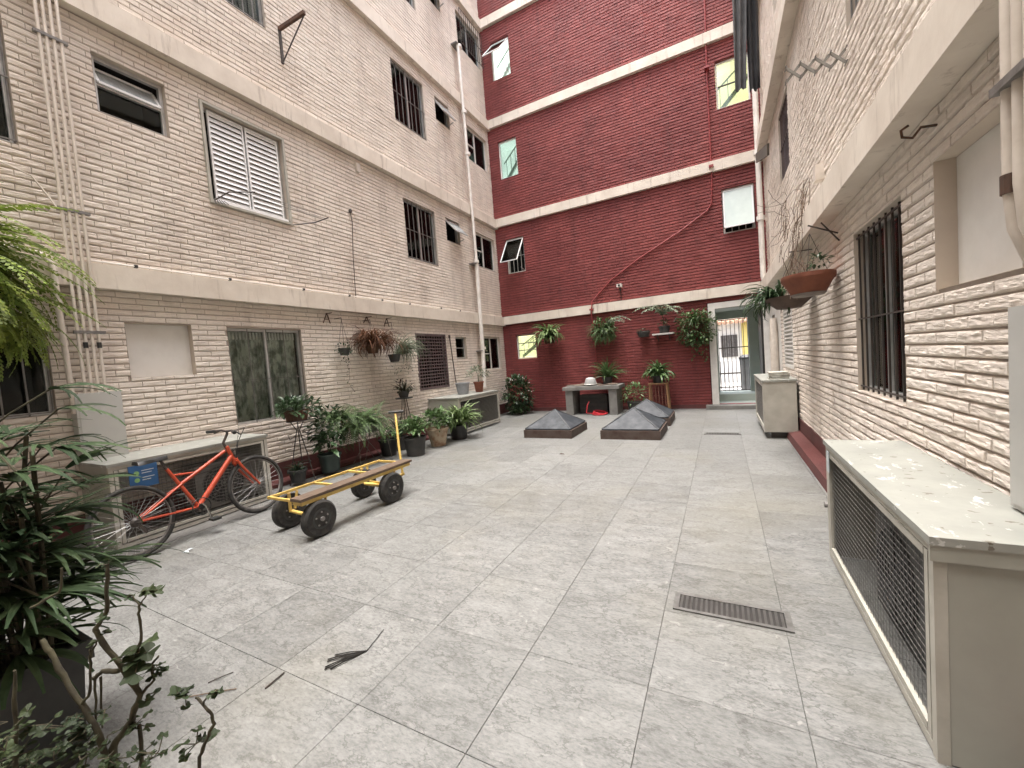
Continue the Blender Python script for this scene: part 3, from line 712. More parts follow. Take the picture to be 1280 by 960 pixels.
drain(-.32, .275, 2.42, 2.60, 20, 'long slotted metal floor drain in the near right tiles')
drain(-.33, .24, 7.72, 7.88, 20, 'narrow floor drain near the doorway by the small cage')
mb = MB()
h0 = Vector((-1.80, 1.47, .004))
for a, L in ((1.12, .17), (.98, .20), (.90, .20), (.70, .21), (.62, .215), (.52, .19)):
    d = Vector((-math.sin(a-.10), -math.cos(a-.10), 0)); q = Vector((-d.y, d.x, 0)); p = h0.copy()
    mb.bar(p, p+d*L*.5+Vector((0, 0, .006)), .007, .0012); mb.bar(p+d*L*.5+Vector((0, 0, .006)), p+d*L+q*.004+Vector((0, 0, .002)), .0085, .0012)
mb.tube([(-1.80, 1.47, .004), (-1.815, 1.54, .007), (-1.845, 1.64, .004)], .002, 5)
tag(mb.build('fallen_leaf', leafmat('dried dark palm leaf', (.008, .008, .007), (.014, .013, .011)), fix=False), 'dried dark fan shaped palm leaf lying on the tiles', 'leaf')
for a, b, lab in (((-2.09, 1.185), (-2.08, 1.08), 'short thick dark twig on the tiles near the fallen palm leaf'), ((-2.36, 1.08), (-2.41, .985), 'thin dark twig on the tiles beside the geranium'), ((-2.22, 1.02), (-2.42, .88), 'long pale hairline twig on the tiles by the geranium')):
    mb = MB(); mb.tube([(a[0], a[1], .006), ((a[0]+b[0])/2+.004, (a[1]+b[1])/2, .009), (b[0], b[1], .005)], .004 if 'thick' in lab else .0025, 6)
    tag(mb.build('twig', DEAD if 'pale' in lab else IRON, smooth=40), lab, 'twig', 'twigs lying on the tiles')
mb = MB(); leaf(mb, (-4.52, 1.78, .004), (1, .4, .1), .06, .03); leaf(mb, (-4.50, 1.80, .006), (.2, 1, .3), .05, .03); tag(mb.build('paper_scrap', SIGNW, fix=False), 'small white paper scrap on the tiles beside the rear bicycle wheel', 'litter')
mb = MB(); leaf(mb, (-2.37, 5.95, .006), (1, .25, .05), .10, .04); tag(mb.build('fallen_leaf', LEAF_DRY, fix=False), 'small curled brown leaf alone on tiles in front of the skylights', 'leaf')

# ------------------------------------------------------------------ SKYLIGHT PYRAMIDS
def skylight(cx, cy, lab, s=.50):
    t = thing('skylight', lab, 'skylight', (cx, cy, 0), 'pyramid skylights on stone kerbs')
    mb = MB(); k = .155
    mb.box((cx-s, cy-s, .0), (cx+s, cy-s+.09, k)); mb.box((cx-s, cy+s-.09, 0), (cx+s, cy+s, k)); mb.box((cx-s, cy-s+.09, 0), (cx-s+.09, cy+s-.09, k)); mb.box((cx+s-.09, cy-s+.09, 0), (cx+s, cy+s-.09, k))
    mb.build('kerb', KERB, t)
    a = s-.025; z0 = k+.008; z1 = .50
    mb = MB(); mb.add([(cx-a, cy-a, z0), (cx+a, cy-a, z0), (cx+a, cy+a, z0), (cx-a, cy+a, z0), (cx-a, cy-a, z0+.02), (cx+a, cy-a, z0+.02), (cx+a, cy+a, z0+.02), (cx-a, cy+a, z0+.02), (cx, cy, z1)],
        [(0, 3, 2, 1), (0, 1, 5, 4), (1, 2, 6, 5), (2, 3, 7, 6), (3, 0, 4, 7), (4, 5, 8), (5, 6, 8), (6, 7, 8), (7, 4, 8)])
    g = mb.build('pyramid', SLATE, t)
    mb = MB()
    for q in ((-a, -a), (a, -a), (a, a), (-a, a)): mb.bar((cx+q[0], cy+q[1], z0+.024), (cx, cy, z1+.004), .022, .008)
    mb.build('ridge', M('dusty ridge flashing', (.05, .055, .06), (.10, .105, .11), 8, .7), g)
skylight(-3.07, 7.66, 'slate grey pyramid skylight on brown kerb, farthest left of the three')
skylight(-1.50, 7.69, 'slate grey pyramid skylight on brown kerb, right of centre and nearest the viewer', .52)
skylight(-1.48, 9.06, 'slate grey pyramid skylight half hidden behind another, nearest the wooden plant stand', .51)

# ------------------------------------------------------------------ MESH CAGES WITH CONDENSERS
def mesh_rect(mb, p, u, v, nu, nv, r):
    """crossed wires on the parallelogram p, p+u, p+u+v, p+v"""
    p, u, v = Vector(p), Vector(u), Vector(v)
    for i in range(1, nu): mb.bar(p+u*i/nu, p+u*i/nu+v, r*.5, r*.5)
    n = u.cross(v).normalized()*r
    for j in range(1, nv): mb.bar(p+v*j/nv+n, p+v*j/nv+u+n, r, r)
def condenser(c, rz, lab, m=None, mg=None):
    m = m or ACW; mg = mg or m
    t = thing('air_conditioner', lab, 'air conditioner', (0, 0, 0), 'condensers inside the cages')
    mb = MB(); mb.box((-.40, -.14, .02), (.40, .14, .56)); b = mb.build('casing', m, t)
    mb = MB(); mb.lathe((-.1, -.142, .29), [(.001, -.004), (.235, -.004), (.235, .0), (.001, .0)], 32, 'y'); mb.build('fan_opening', ACD, b)
    mb = MB()
    for r in (.04, .08, .12, .16, .20, .235): mb.ring((-.1, -.152, .29), r, .0035, (0, 1, 0), 28, 5)
    for i in range(8): a = PI*i/4; mb.bar((-.1, -.15, .29), (-.1+.235*math.cos(a), -.15, .29+.235*math.sin(a)), .005, .005)
    mb.build('fan_guard', mg, b)
    mb = MB(); mb.box((-.33, -.13, 0), (-.27, .13, .02)); mb.box((.27, -.13, 0), (.33, .13, .02)); mb.build('foot', BLACKP, t)
    t.location = c; t.rotation_euler = (0, 0, rz); return t

def cage(x0, x1, y0, y1, h, face, lab, endm, meshm, nu, nv, r, z0=0.0, top=TOPB, ends=(1, 1), frame=CAGEP, over=.012, dark=True):
    """face: 'x1' mesh on the +x side, 'x0' on the -x side"""
    t = thing('mesh_cage', lab, 'cage', ((x0+x1)/2, (y0+y1)/2, 0), 'condenser cages along the walls')
    xf = x1 if face == 'x1' else x0; sg = 1 if face == 'x1' else -1; w = .035
    f = MB()
    for y in (y0, y1-w): f.box((xf, y, z0), (xf-sg*w, y+w, h-.03))
    f.box((xf, y0+w, z0+.01), (xf-sg*w, y1-w, z0+.01+w)); f.box((xf, y0+w, h-.03-w), (xf-sg*w, y1-w, h-.03))
    f.build('frame', frame, t)
    f2 = MB(); q = .006; xx = xf+sg*.001
    for y in (y0+w+q, y1-2*w-q): f2.box((xx, y, z0+.06), (xx-sg*.025, y+w*.8, h-.03-w-q))
    f2.box((xx, y0+2*w+q, z0+.06), (xx-sg*.025, y1-2*w-q, z0+.06+w*.8)); f2.box((xx, y0+2*w+q, h-.03-w-q-w*.8), (xx-sg*.025, y1-2*w-q, h-.03-w-q))
    d = f2.build('mesh_door', frame, t)
    m = MB(); mesh_rect(m, (xf-sg*.014, y0+w+.01, z0+.07), (0, y1-y0-2*w-.02, 0), (0, 0, h-z0-.16), nu, nv, r); m.build('wire_mesh', meshm, d)
    e = MB(); xb = x0 if face == 'x1' else x1
    if ends[0]: e.box((xf-sg*.036, y0+.002, z0+.005), (xb, y0+.008, h-.031)); e.build('end_panel', endm, t); e = MB()
    if ends[1]: e.box((xf-sg*.036, y1-.008, z0+.005), (xb, y1-.002, h-.031))
    e.build('end_panel', endm, t)
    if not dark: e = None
    else: e = MB(); e.box((xb, y0+.009, z0+.005), (xb+sg*.004, y1-.009, h-.032)); e.build('shade_sheet', INSIDE, t)  # near black sheet added as the shade inside the cage
    tp = MB(); tp.box((x0-over, y0-over, h-.029), (x1+over, y1+over, h)); tp.build('top_board', top, t)
    return t
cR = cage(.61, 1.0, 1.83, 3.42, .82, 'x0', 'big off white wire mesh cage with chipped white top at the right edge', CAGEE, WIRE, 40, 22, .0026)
mb = MB(); mb.box((.60, 1.822, .735), (1.008, 1.829, .790)); mb.build('lip', CAGEE, cR)
mb = MB(); mb.box((.602, 3.30, .62), (.606, 3.36, .76)); mb.build('tag', M('pale blue tag', (.45, .50, .52), (.40, .45, .47), 5, .5), cR)
mb = MB(); mb.lathe((.60, 3.425, .36), [(.02, -.008), (.02, .008), (.001, .008)], 12, 'x'); mb.build('latch', IRONG, cR)
condenser((.86, 2.45, .02), -PI/2, 'condenser in shade-dark colour behind the mesh of the big right cage', M('casing darkened for cage shade', (.09, .09, .088), (.06, .06, .058), 4, .6), ACD)  # casing and fan guard coloured dark for the shade behind the mesh
cL = cage(-5.97, -5.24, 1.56, 3.08, .85, 'x1', 'long off white wire mesh cage behind the orange bicycle', CAGEE, WIREG, 36, 20, .0032, dark=False)
condenser((-5.68, 2.78, .03), PI/2, 'condenser in the left cage behind the front bicycle wheel')
mb = MB(); mb.box((-5.232, 1.70, .56), (-5.226, 1.93, .79)); s = tag(mb.build('sign', BLUE), 'small blue notice plate hung on the mesh behind the bicycle', 'sign')
mb = MB()
for z in (.71, .64): mb = MB(); mb.lathe((-5.2255, 1.76, z), [(.001, 0), (.022, 0), (.022, .001), (.001, .001)], 14, 'x'); mb.build('symbol', SIGNG, s)
mb = MB()
for z, l in ((.725, .10), (.70, .08), (.655, .10), (.63, .07)): mb.box((-5.2257, 1.80, z), (-5.2247, 1.80+l, z+.007))
mb.build('print_line', SIGNW, s)
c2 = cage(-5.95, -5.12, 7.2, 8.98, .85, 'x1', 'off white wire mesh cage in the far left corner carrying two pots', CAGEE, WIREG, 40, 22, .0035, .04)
condenser((-5.6, 8.2, .05), PI/2, 'condenser inside the far left corner cage')
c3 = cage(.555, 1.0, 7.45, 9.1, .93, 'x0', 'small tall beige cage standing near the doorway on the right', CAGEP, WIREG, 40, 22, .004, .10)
mb = MB(); mb.box((.66, 7.55, 0), (.98, 7.7, .10)); mb.box((.66, 8.8, 0), (.98, 8.95, .10)); mb.build('foot', CONCD, c3)
condenser((.82, 8.3, .12), -PI/2, 'condenser inside the small cage near the doorway')
mb = MB()
for i, (w, z) in enumerate(((.27, .932), (.25, .962), (.28, .990), (.26, 1.018))): mb.obox((.80+rv(-.01, .01), 7.72, z+.012), (w, .30, .022), Matrix.Rotation(rv(-.08, .08), 3, 'Z'))
tag(mb.build('tile_stack', M('stacked grey tiles', (.42, .42, .38), (.22, .2, .16), 9, .7, isl=.35)), 'stack of spare grey tiles on the small cage near the doorway', 'tiles')

# ------------------------------------------------------------------ PIPES, BOXES AND FITTINGS ON THE WALLS
t = thing('conduit_bundle', 'four cream conduits running down the left wall into a grey cabinet', 'conduits', (-5.86, 1.75, 1.55))
for i, y in enumerate((1.655, 1.705, 1.757, 1.81)):
    mb = MB(); mb.tube([(-5.86, y+.04, 12), (-5.86, y+.02, 7), (-5.86, y+.01, 4), (-5.86, y, 1.54)], .0145, 10); mb.build('conduit', PIPEC, t, 40)
mb = MB()
for z in (2.17, 3.42, 5.15, 7.3): mb = MB(); mb.box((-5.885, 1.63, z), (-5.842, 1.87, z+.03)); mb.build('clamp', IRONG, t)
mb = MB()
for y in (1.705, 1.81): mb = MB(); mb.lathe((-5.86, y, 2.02), [(.019, 0), (.019, .06), (.001, .06)], 10); mb.build('coupling', BLACKP, t)
mb = MB(); mb.tube([(-5.84, -1.6, 2.96), (-5.84, 1.35, 2.96), (-5.84, 1.47, 2.94), (-5.84, 1.53, 2.86), (-5.85, 1.545, 2.7), (-5.87, 1.55, 2.4), (-5.87, 1.56, 1.35)], .024, 12)
for z in (2.45, 2.05): mb.lathe((-5.87, 1.552, z), [(.03, 0), (.03, .05), (.001, .05)], 12)
tag(mb.build('drain_pipe', PIPEC, smooth=40), 'thick bent cream pipe left of the four conduits', 'pipe')
mb = MB(); mb.tube([(-5.97, 1.0, 3.82), (-5.95, 1.3, 3.80), (-5.92, 1.50, 3.72), (-5.89, 1.60, 3.52), (-5.865, 1.63, 3.44)], .008, 8)
tag(mb.build('branch_conduit', PIPEC, smooth=40), 'thin curved conduit branching off left of the pipe bundle above the fern', 'conduit')
t = thing('utility_cabinet', 'flat grey cabinet under the conduits beside the left cage', 'cabinet', (-5.9, 1.75, .8))
mb = MB(); mb.box((-5.98, 1.565, .5), (-5.835, 1.925, 1.55)); mb.build('body', GREYBOX, t)
mb = MB(); mb.box((-5.834, 1.585, .52), (-5.828, 1.91, 1.535)); mb.build('door', GREYBOX, t)
t = thing('utility_cabinet', 'flat grey cabinet at the right edge above the big cage', 'cabinet', (1.0, 2.1, .8))
mb = MB(); mb.box((.95, 1.74, .83), (1.05, 2.19, 1.58)); mb.build('body', GREYBOX, t)
mb = MB(); mb.box((.944, 1.76, .85), (.949, 2.17, 1.56)); mb.build('door', GREYBOX, t)
t = thing('conduit_bundle', 'thick cream conduits running down the top right corner', 'conduits', (.83, 1.9, 1.6))
for i, y in enumerate((1.905, 1.85, 1.795, 1.74)):
    mb = MB(); mb.tube([(.835, y, 12), (.835, y, 2.4), (.835, y, 1.95), (.845, y, 1.82), (.89, y, 1.68), (.96, y, 1.61), (.975, y, 1.55)], .018, 12); mb.build('conduit', PIPEC, t, 40)
mb = MB(); mb.box((.805, 1.71, 2.25), (.88, 1.94, 2.275)); mb.box((.88, 1.8, 2.25), (1.06, 1.83, 2.275)); mb.build('clamp', IRONG, t)
mb = MB(); mb.lathe((.838, 1.905, 1.93), [(.025, 0), (.025, .06), (.001, .06)], 12); mb.build('coupling', RUST, t)
t = thing('downpipe', 'white plastic downpipe in the far left corner dropping to the small window', 'pipe', (-5.83, 9.6, 1.0))
mb = MB(); mb.tube([(-5.83, 9.56, 10.05), (-5.83, 9.6, 5), (-5.83, 9.6, 4.3)], .038, 12); mb.tube([(-5.83, 9.6, 4.3), (-5.83, 9.55, 2.0), (-5.83, 9.5, .9)], .055, 12); mb.build('pipe', PIPEW, t, 40)
mb = MB()
for z in (10.0, 8.3, 7.2, 4.32, 1.95): mb = MB(); mb.lathe((-5.83, 9.585 if z < 4.4 else 9.6, z), [(.075, 0), (.075, .07), (.001, .07)], 12); mb.build('collar', PIPEW, t, 40)
mb = MB()
for z in (10.05, 4.28, 1.9): mb = MB(); mb.box((-5.99, 9.44, z), (-5.8, 9.74, z+.025)); mb.build('bracket', IRONG, t)
mb = MB(); mb.tube([(-5.90, 1.84, 2.955), (-5.90, 9.55, 2.955)], .011, 8); o = tag(mb.build('cable_conduit', PIPEW, smooth=40), 'long thin white conduit resting on the lowest band of the left wall', 'conduit')
mb = MB()
for y in (2.2, 3.2, 4.3, 5.2, 6.0, 6.8, 7.9, 8.7): mb.box((-5.915, y, 2.94), (-5.882, y+.03, 2.972))
mb.build('clip', BLACKP, o)
mb = MB(); mb.tube([(-5.97, 5.49, 4.55), (-5.965, 5.51, 4.35), (-5.965, 5.45, 3.7), (-5.965, 5.42, 2.95)], .006, 6); mb.lathe((-5.965, 5.49, 4.53), [(.03, 0), (.035, .03), (.02, .06), (.001, .06)], 10)
tag(mb.build('cable', IRON, smooth=40), 'dark cable hanging down the left wall below its small round cap', 'cable')
t = thing('wall_bracket', 'rusty triangular iron bracket high on the left wall', 'bracket', (-5.98, 4.42, 6.6))
mb = MB(); mb.bar((-5.97, 4.42, 6.55), (-5.97, 4.42, 7.1), .035, .03); mb.build('upright', IRON, t)
mb = MB(); mb.bar((-5.98, 4.42, 7.08), (-5.42, 4.47, 7.12), .045, .05); mb.build('arm', RUST, t)
mb = MB(); mb.bar((-5.95, 4.42, 6.58), (-5.44, 4.47, 7.08), .014, .014); mb.build('brace', IRON, t)
t = thing('clothesline', 'wire clothes rack hooked below the white louvre shutter', 'clothesline', (-5.9, 3.7, 4.05))
mb = MB(); mb.tube([(-5.96, 3.17, 4.02), (-5.75, 3.25, 4.10), (-5.50, 3.45, 4.10)], .008, 6); mb.build('arm', IRON, t); mb = MB(); mb.tube([(-5.96, 4.28, 3.98), (-5.7, 4.50, 4.02), (-5.50, 4.60, 4.08)], .008, 6); mb.build('arm', IRON, t)
mb = MB()
for k in range(3): a = k/2; mb.tube([(-5.5-.13*a, 3.45-.06*a, 4.10), (-5.5-.13*a, 4.03, 4.075), (-5.5-.13*a, 4.60-.04*a, 4.08)], .0035, 5)
for k in range(5): mb.tube([(-5.95, 3.16+.03*k, 4.04), (-5.93, 3.17+.04*k, 3.96+.01*k)], .005, 5)
mb.build('wire', IRONG, t)
mb = MB(); mb.box((-5.985, 5.72, 5.36), (-5.93, 5.80, 5.52)); tag(mb.build('junction_box', PIPEC), 'small cream junction box under the second band of the left wall', 'junction box')
mb = MB(); mb.box((.96, 5.38, 3.18), (1.04, 5.50, 3.34)); tag(mb.build('junction_box', PIPEC), 'small cream junction box above the lowest band of the right wall', 'junction box')
# red pipe and camera on the oxblood wall
mb = MB(); y = YB-.045
mb.tube([(.06, y, 11.4), (.0, y, 8.0), (-.01, y, 5.5), (-.04, y, 4.95), (-.14, y, 4.80), (-.77, y, 4.44), (-1.76, y, 3.98), (-2.52, y, 3.55), (-2.95, y, 3.18)], .019, 8)
mb.tube([(-2.95, y, 3.18), (-3.08, y-.09, 3.02), (-3.12, y-.09, 2.7), (-3.11, y-.03, 2.4), (-3.08, y, 1.0)], .019, 8)
for x, z in ((.0, 8.0), (-.01, 5.75), (-3.11, 2.78)): mb.box((x-.05, y-.115, z), (x+.05, y+.04, z+.05))
tag(mb.build('red_conduit', M('red painted pipe', (.26, .04, .04), (.2, .03, .03), 6, .45), smooth=40), 'red painted pipe slanting across the oxblood wall and down to the table', 'pipe')
t = thing('security_camera', 'small white camera above the lowest band of the oxblood wall', 'camera', (-2.31, YB-.08, 3.3))
mb = MB(); mb.box((-2.38, YB-.17, 3.30), (-2.25, YB-.06, 3.38)); mb.build('body', WHITE, t)
mb = MB(); mb.bar((-2.32, YB-.06, 3.32), (-2.32, YB, 3.22), .03, .03); mb.tube([(-2.31, YB-.02, 3.24), (-2.31, YB-.02, 2.93)], .008, 6); mb.build('arm', BLACKP, t)
mb = MB(); mb.lathe((-2.315, YB-.171, 3.34), [(.03, -.01), (.03, 0), (.001, 0)], 12, 'y'); mb.build('lens', BLACKP, t)
# right wall: corner downpipe, rack, hook, dead creepers, laundry
mb = MB(); mb.tube([(.90, 10.6, 9), (.90, 10.6, 3.0), (.92, 10.6, 2.9)], .055, 12); mb.lathe((.90, 10.6, 4.2), [(.08, 0), (.08, .09), (.001, .09)], 12); mb.lathe((.90, 10.6, 5.6), [(.08, 0), (.08, .09), (.001, .09)], 12)
tag(mb.build('downpipe', PIPEW, smooth=40), 'cream downpipe in the far right corner above the doorway', 'pipe')
mb = MB(); mb.tube([(.96, 9.7, 2.0), (.96, 9.7, 1.62), (.96, 9.7, .5)], [.06, .075, .075], 12); tag(mb.build('downpipe', PIPEC, smooth=40), 'short thick cream pipe standing behind the small cage near the doorway', 'pipe')
t = thing('drying_rack', 'grey accordion drying rack pulled out from the right wall', 'drying rack', (1.0, 4.3, 3.7))
mb = MB(); n = 4; dx = .40/n
for k in range(n):
    xa = .99-dx*k; xb = xa-dx
    mb.bar((xa, 4.28, 3.70), (xb, 4.28, 3.81), .008, .02); mb.bar((xa, 4.295, 3.81), (xb, 4.295, 3.70), .008, .02)
mb.build('slat', M('grey weathered slat', (.24, .23, .2), (.17, .16, .14), 9, .7), t)
mb = MB()
for k in range(n+1):
    for z in (3.70, 3.81): x = .99-dx*k; mb.tube([(x, 4.25, z), (x, 4.33, z)], .006, 6)
mb.build('pin', IRONG, t)
mb = MB(); mb.tube([(1.04, 2.93, 2.56), (.98, 2.96, 2.58), (.96, 3.0, 2.55), (.93, 3.04, 2.58), (.92, 3.02, 2.61), (.945, 3.0, 2.62)], .007, 6)
tag(mb.build('wall_hook', RUST, smooth=40), 'rusty hook sticking out under the right wall ledge', 'hook')
def creeper(c, r, n, down, lab):
    mb = MB()
    for _ in range(n):
        p = Vector(c)+Vector((rv(-.03, .01), rv(-r, r), rv(-r, r))); pts = [p.copy()]; d = Vector((rv(-.2, .05), rv(-1, 1), rv(-1, .4)))
        for k in range(6):
            d = (d + Vector((rv(-.25, .15), rv(-.8, .8), rv(-.8, .6)-down))).normalized(); p = p + d*r*.32; p.x = min(p.x, .86 if p.z < 2.95 else 1.0); pts.append(p.copy())
        mb.tube(pts, .003, 4)
    tag(mb.build('dried_creeper', DEAD, smooth=60), lab, 'creeper', 'dead creepers on the right wall')
creeper((.95, 5.9, 3.05), .28, 26, .35, 'tangled dry creeper over the right band above the terracotta planter')
creeper((.95, 7.4, 3.35), .25, 22, .1, 'small dry creeper below the second floor window at the right')
creeper((.82, 5.6, 2.62), .25, 12, .6, 'bare dry strands hanging behind the terracotta planter')
t = thing('laundry', 'long black clothes hanging high on the right beside the lit stair window', 'laundry', (.5, 7.5, 5.3))
def garment(x0, x1, y, z0, z1, m, sh=0, nm='garment'):
    mb = MB(); n = 14; vs = []; ph = rv(0, 6)
    for j in range(9):
        q = j/8
        for i in range(n+1):
            s = i/n; w = (x1-x0)*(1-.25*q); x = (x0+x1)/2+sh*q+(s-.5)*w
            vs.append((x, y+.035*math.sin(s*14+ph+q*1.5)*(1-.4*q), z1+(z0-z1)*q+rv(-.008, .008)+(.018*math.sin(s*9+ph) if j == 8 else 0)))
    back = [(x, y2+.012, z) for x, y2, z in vs]; N = len(vs); fs = []
    for j in range(8):
        for i in range(n):
            a = j*(n+1)+i; fs += [(a, a+1, a+n+2, a+n+1), (N+a, N+a+n+1, N+a+n+2, N+a+1)]
    for i in range(n): fs += [(i, i+N, i+1+N, i+1), (8*(n+1)+i, 8*(n+1)+i+1, 8*(n+1)+i+1+N, 8*(n+1)+i+N)]
    for j in range(8):
        a = j*(n+1); b = a+n; fs += [(a, a+n+1, a+n+1+N, a+N), (b, b+N, b+n+1+N, b+n+1)]
    mb.add(vs+back, fs); return mb.build(nm, m, t, 60)
garment(.40, .60, 7.45, 5.42, 7.3, CLOTH2, -.05, 'trousers'); garment(.55, .74, 7.55, 5.40, 7.3, CLOTH, .0, 'shirt'); garment(.78, .93, 6.9, 6.28, 7.3, CLOTH, .03, 'shirt')
mb = MB(); mb.tube([(.30, 7.5, 7.32), (1.05, 7.5, 7.32)], .012, 8); mb.tube([(.30, 6.9, 7.32), (1.05, 6.9, 7.32)], .012, 8); mb.build('pole', IRONG, t, 40)
mb = MB(); mb.obox((.80, 8.7, 4.86), (.03, 2.0, .17), Matrix.Rotation(.32, 3, 'X')); tag(mb.build('plank', M('weathered grey plank', (.09, .075, .055), (.06, .048, .038), 6, .85, .3, 30)), 'weathered brown plank tilted against the right wall below the laundry', 'plank')

# ------------------------------------------------------------------ BICYCLE (leaning on the left cage)
bk = thing('bicycle', 'orange bicycle with black saddle leaning on the left mesh cage', 'bicycle', (-4.83, 2.1, 0))
def B(y, z, off=0): return Vector((-4.765-.085*(y-1.5)-.14*z+off, y, z+.0))
bn_ = Vector((1, .085, .14)).normalized()
def wheel(y):
    c = B(y, .335); w = MB().ring(c, .312, .021, bn_, 48, 8).build('wheel', RUBBER, bk, 60)
    MB().ring(c, .287, .010, bn_, 48, 6).build('rim', IRONG, w, 60)
    s = MB(); a0 = bn_.orthogonal().normalized(); b0 = bn_.cross(a0)
    for k in range(28):
        t = 2*PI*k/28; d = a0*math.cos(t)+b0*math.sin(t); t2 = t+(.5 if k % 2 else -.5); h = (a0*math.cos(t2)+b0*math.sin(t2))*.02+bn_*(.025 if k % 2 else -.025)
        s.tube([c+h, c+d*.283], .0012, 4)
    s.build('spokes', ALU, w)
    MB().tube([c-bn_*.05, c+bn_*.05], .018, 10).build('hub', IRONG, w, 40)
wheel(1.56); wheel(2.72)
RH, FH, BBk = B(1.56, .335), B(2.72, .335), B(2.09, .29)
HT, HBt = B(2.46, .82), B(2.51, .68)
f = MB(); f.tube([HT+Vector((0, .005, .015)), HBt], .021, 12); f.tube([B(2.44, .79), B(1.98, .565)], .018, 12)
f.tube([B(2.50, .72), BBk], [.026, .028], 12); f.tube([B(1.88, .74), BBk], .017, 10); f.tube([B(1.93, .665), B(2.16, .635)], .011, 8)
for o_ in (-.03, .03):
    f.tube([B(1.98, .565, o_*.4), RH+bn_*o_*1.6], .010, 8); f.tube([BBk+bn_*o_, RH+bn_*o_*1.7], .010, 8)
f.lathe(BBk, [(.024, -.04), (.024, .04), (.001, .04)], 12, 'x'); f.build('frame', ORANGE, bk, 50)
f = MB(); f.lathe(B(2.525, .655), [(.001, -.03), (.03, -.03), (.03, .03), (.001, .03)], 10)
for o_ in (-.05, .05): f.tube([B(2.525, .66)+bn_*o_*.8, B(2.57, .56)+bn_*o_, FH+bn_*o_], [.016, .015, .010], 8)
f.build('fork', ORANGE, bk, 50)
f = MB(); f.tube([B(1.88, .73), B(1.845, .835)], .013, 8); f.build('seat_post', IRON, bk, 40)
f = MB(); q = B(1.76, .855); pr = [(-.11, .075), (-.08, .08), (-.03, .055), (.04, .028), (.12, .02), (.14, .008)]
vs = []
for dy, hw in pr: vs += [q+Vector((-hw, dy, -.02)), q+Vector((-hw*.8, dy, .012)), q+Vector((0, dy, .02)), q+Vector((hw*.8, dy, .012)), q+Vector((hw, dy, -.02))]
f.add(vs, [(5*i+j, 5*i+j+1, 5*i+j+6, 5*i+j+5) for i in range(5) for j in range(4)]+[(0, 1, 2, 3, 4), (25, 26, 27, 28, 29)]+[(5*i+4, 5*i, 5*i+5, 5*i+9) for i in range(5)])
f.build('saddle', BLACKP, bk, 60)
f = MB(); top = B(2.50, 1.0); f.tube([HT, B(2.44, .88), B(2.50, .97), top], .014, 8); f.build('stem', IRON, bk, 50)
f = MB(); f.tube([top+Vector((-.27, -.06, .0)), top+Vector((-.10, .0, .01)), top, top+Vector((.10, 0, .01)), top+Vector((.27, -.06, 0))], .012, 8); hb = f.build('handlebar', IRON, bk, 50)
for s_ in (-1, 1):
    f = MB(); f.tube([top+Vector((s_*.18, -.028, .004)), top+Vector((s_*.28, -.065, 0))], .018, 8); f.build('grip', BLACKP, hb, 40)
    f = MB(); f.bar(top+Vector((s_*.16, .01, .0)), top+Vector((s_*.27, .0, -.03)), .010, .012); f.build('brake_lever', BLACKP, hb)
f = MB(); f.tube([top+Vector((.15, 0, .01)), top+Vector((.1, .14, .02)), B(2.60, .86), B(2.54, .66)], .004, 5); f.tube([top+Vector((-.15, 0, .01)), top+Vector((-.06, .16, -.02)), B(2.57, .8), B(2.3, .62), B(1.9, .6)], .004, 5); f.build('brake_cable', BLACKP, bk, 60)
f = MB(); f.ring(BBk+bn_*.055, .085, .006, bn_, 30, 5)
for k in range(5): a = 2*PI*k/5; d = bn_.orthogonal().normalized(); e = bn_.cross(d); f.bar(BBk+bn_*.055, BBk+bn_*.055+(d*math.cos(a)+e*math.sin(a))*.083, .014, .004)
f.lathe(BBk+bn_*.055, [(.03, -.004), (.03, .004), (.001, .004)], 12, 'x'); f.build('chainring', BLACKP, bk, 40)
f = MB(); f.tube([BBk+bn_*.07+Vector((0, 0, .03)), BBk+bn_*.08+Vector((0, .02, 0)), BBk+bn_*.09+Vector((0, .06, -.15))], .010, 8); f.tube([BBk-bn_*.07, BBk-bn_*.09+Vector((0, -.06, .15))], .010, 8); f.build('crank', CHROME, bk, 50)
f = MB(); f.obox(BBk+bn_*.14+Vector((0, .06, -.155)), (.09, .08, .022)); f.build('pedal', BLACKP, bk); f = MB(); f.obox(BBk-bn_*.14+Vector((0, -.06, .155)), (.09, .08, .022)); f.build('pedal', BLACKP, bk)
f = MB(); f.tube([BBk+bn_*.055+Vector((0, 0, .086)), RH+bn_*.055+Vector((0, 0, .035))], .004, 5); f.tube([BBk+bn_*.055-Vector((0, 0, .086)), RH+bn_*.055-Vector((0, -.06, .1))], .004, 5); f.build('chain', IRON, bk)
f = MB(); f.lathe(RH+bn_*.05, [(.001, -.012), (.045, -.012), (.038, .0), (.025, .012), (.001, .012)], 14, 'x'); f.bar(RH+bn_*.06, RH+bn_*.06+Vector((0, .06, -.12)), .012, .02); f.tube([RH, RH+bn_*.13], .006, 6); f.build('rear_gears', IRON, bk, 40)

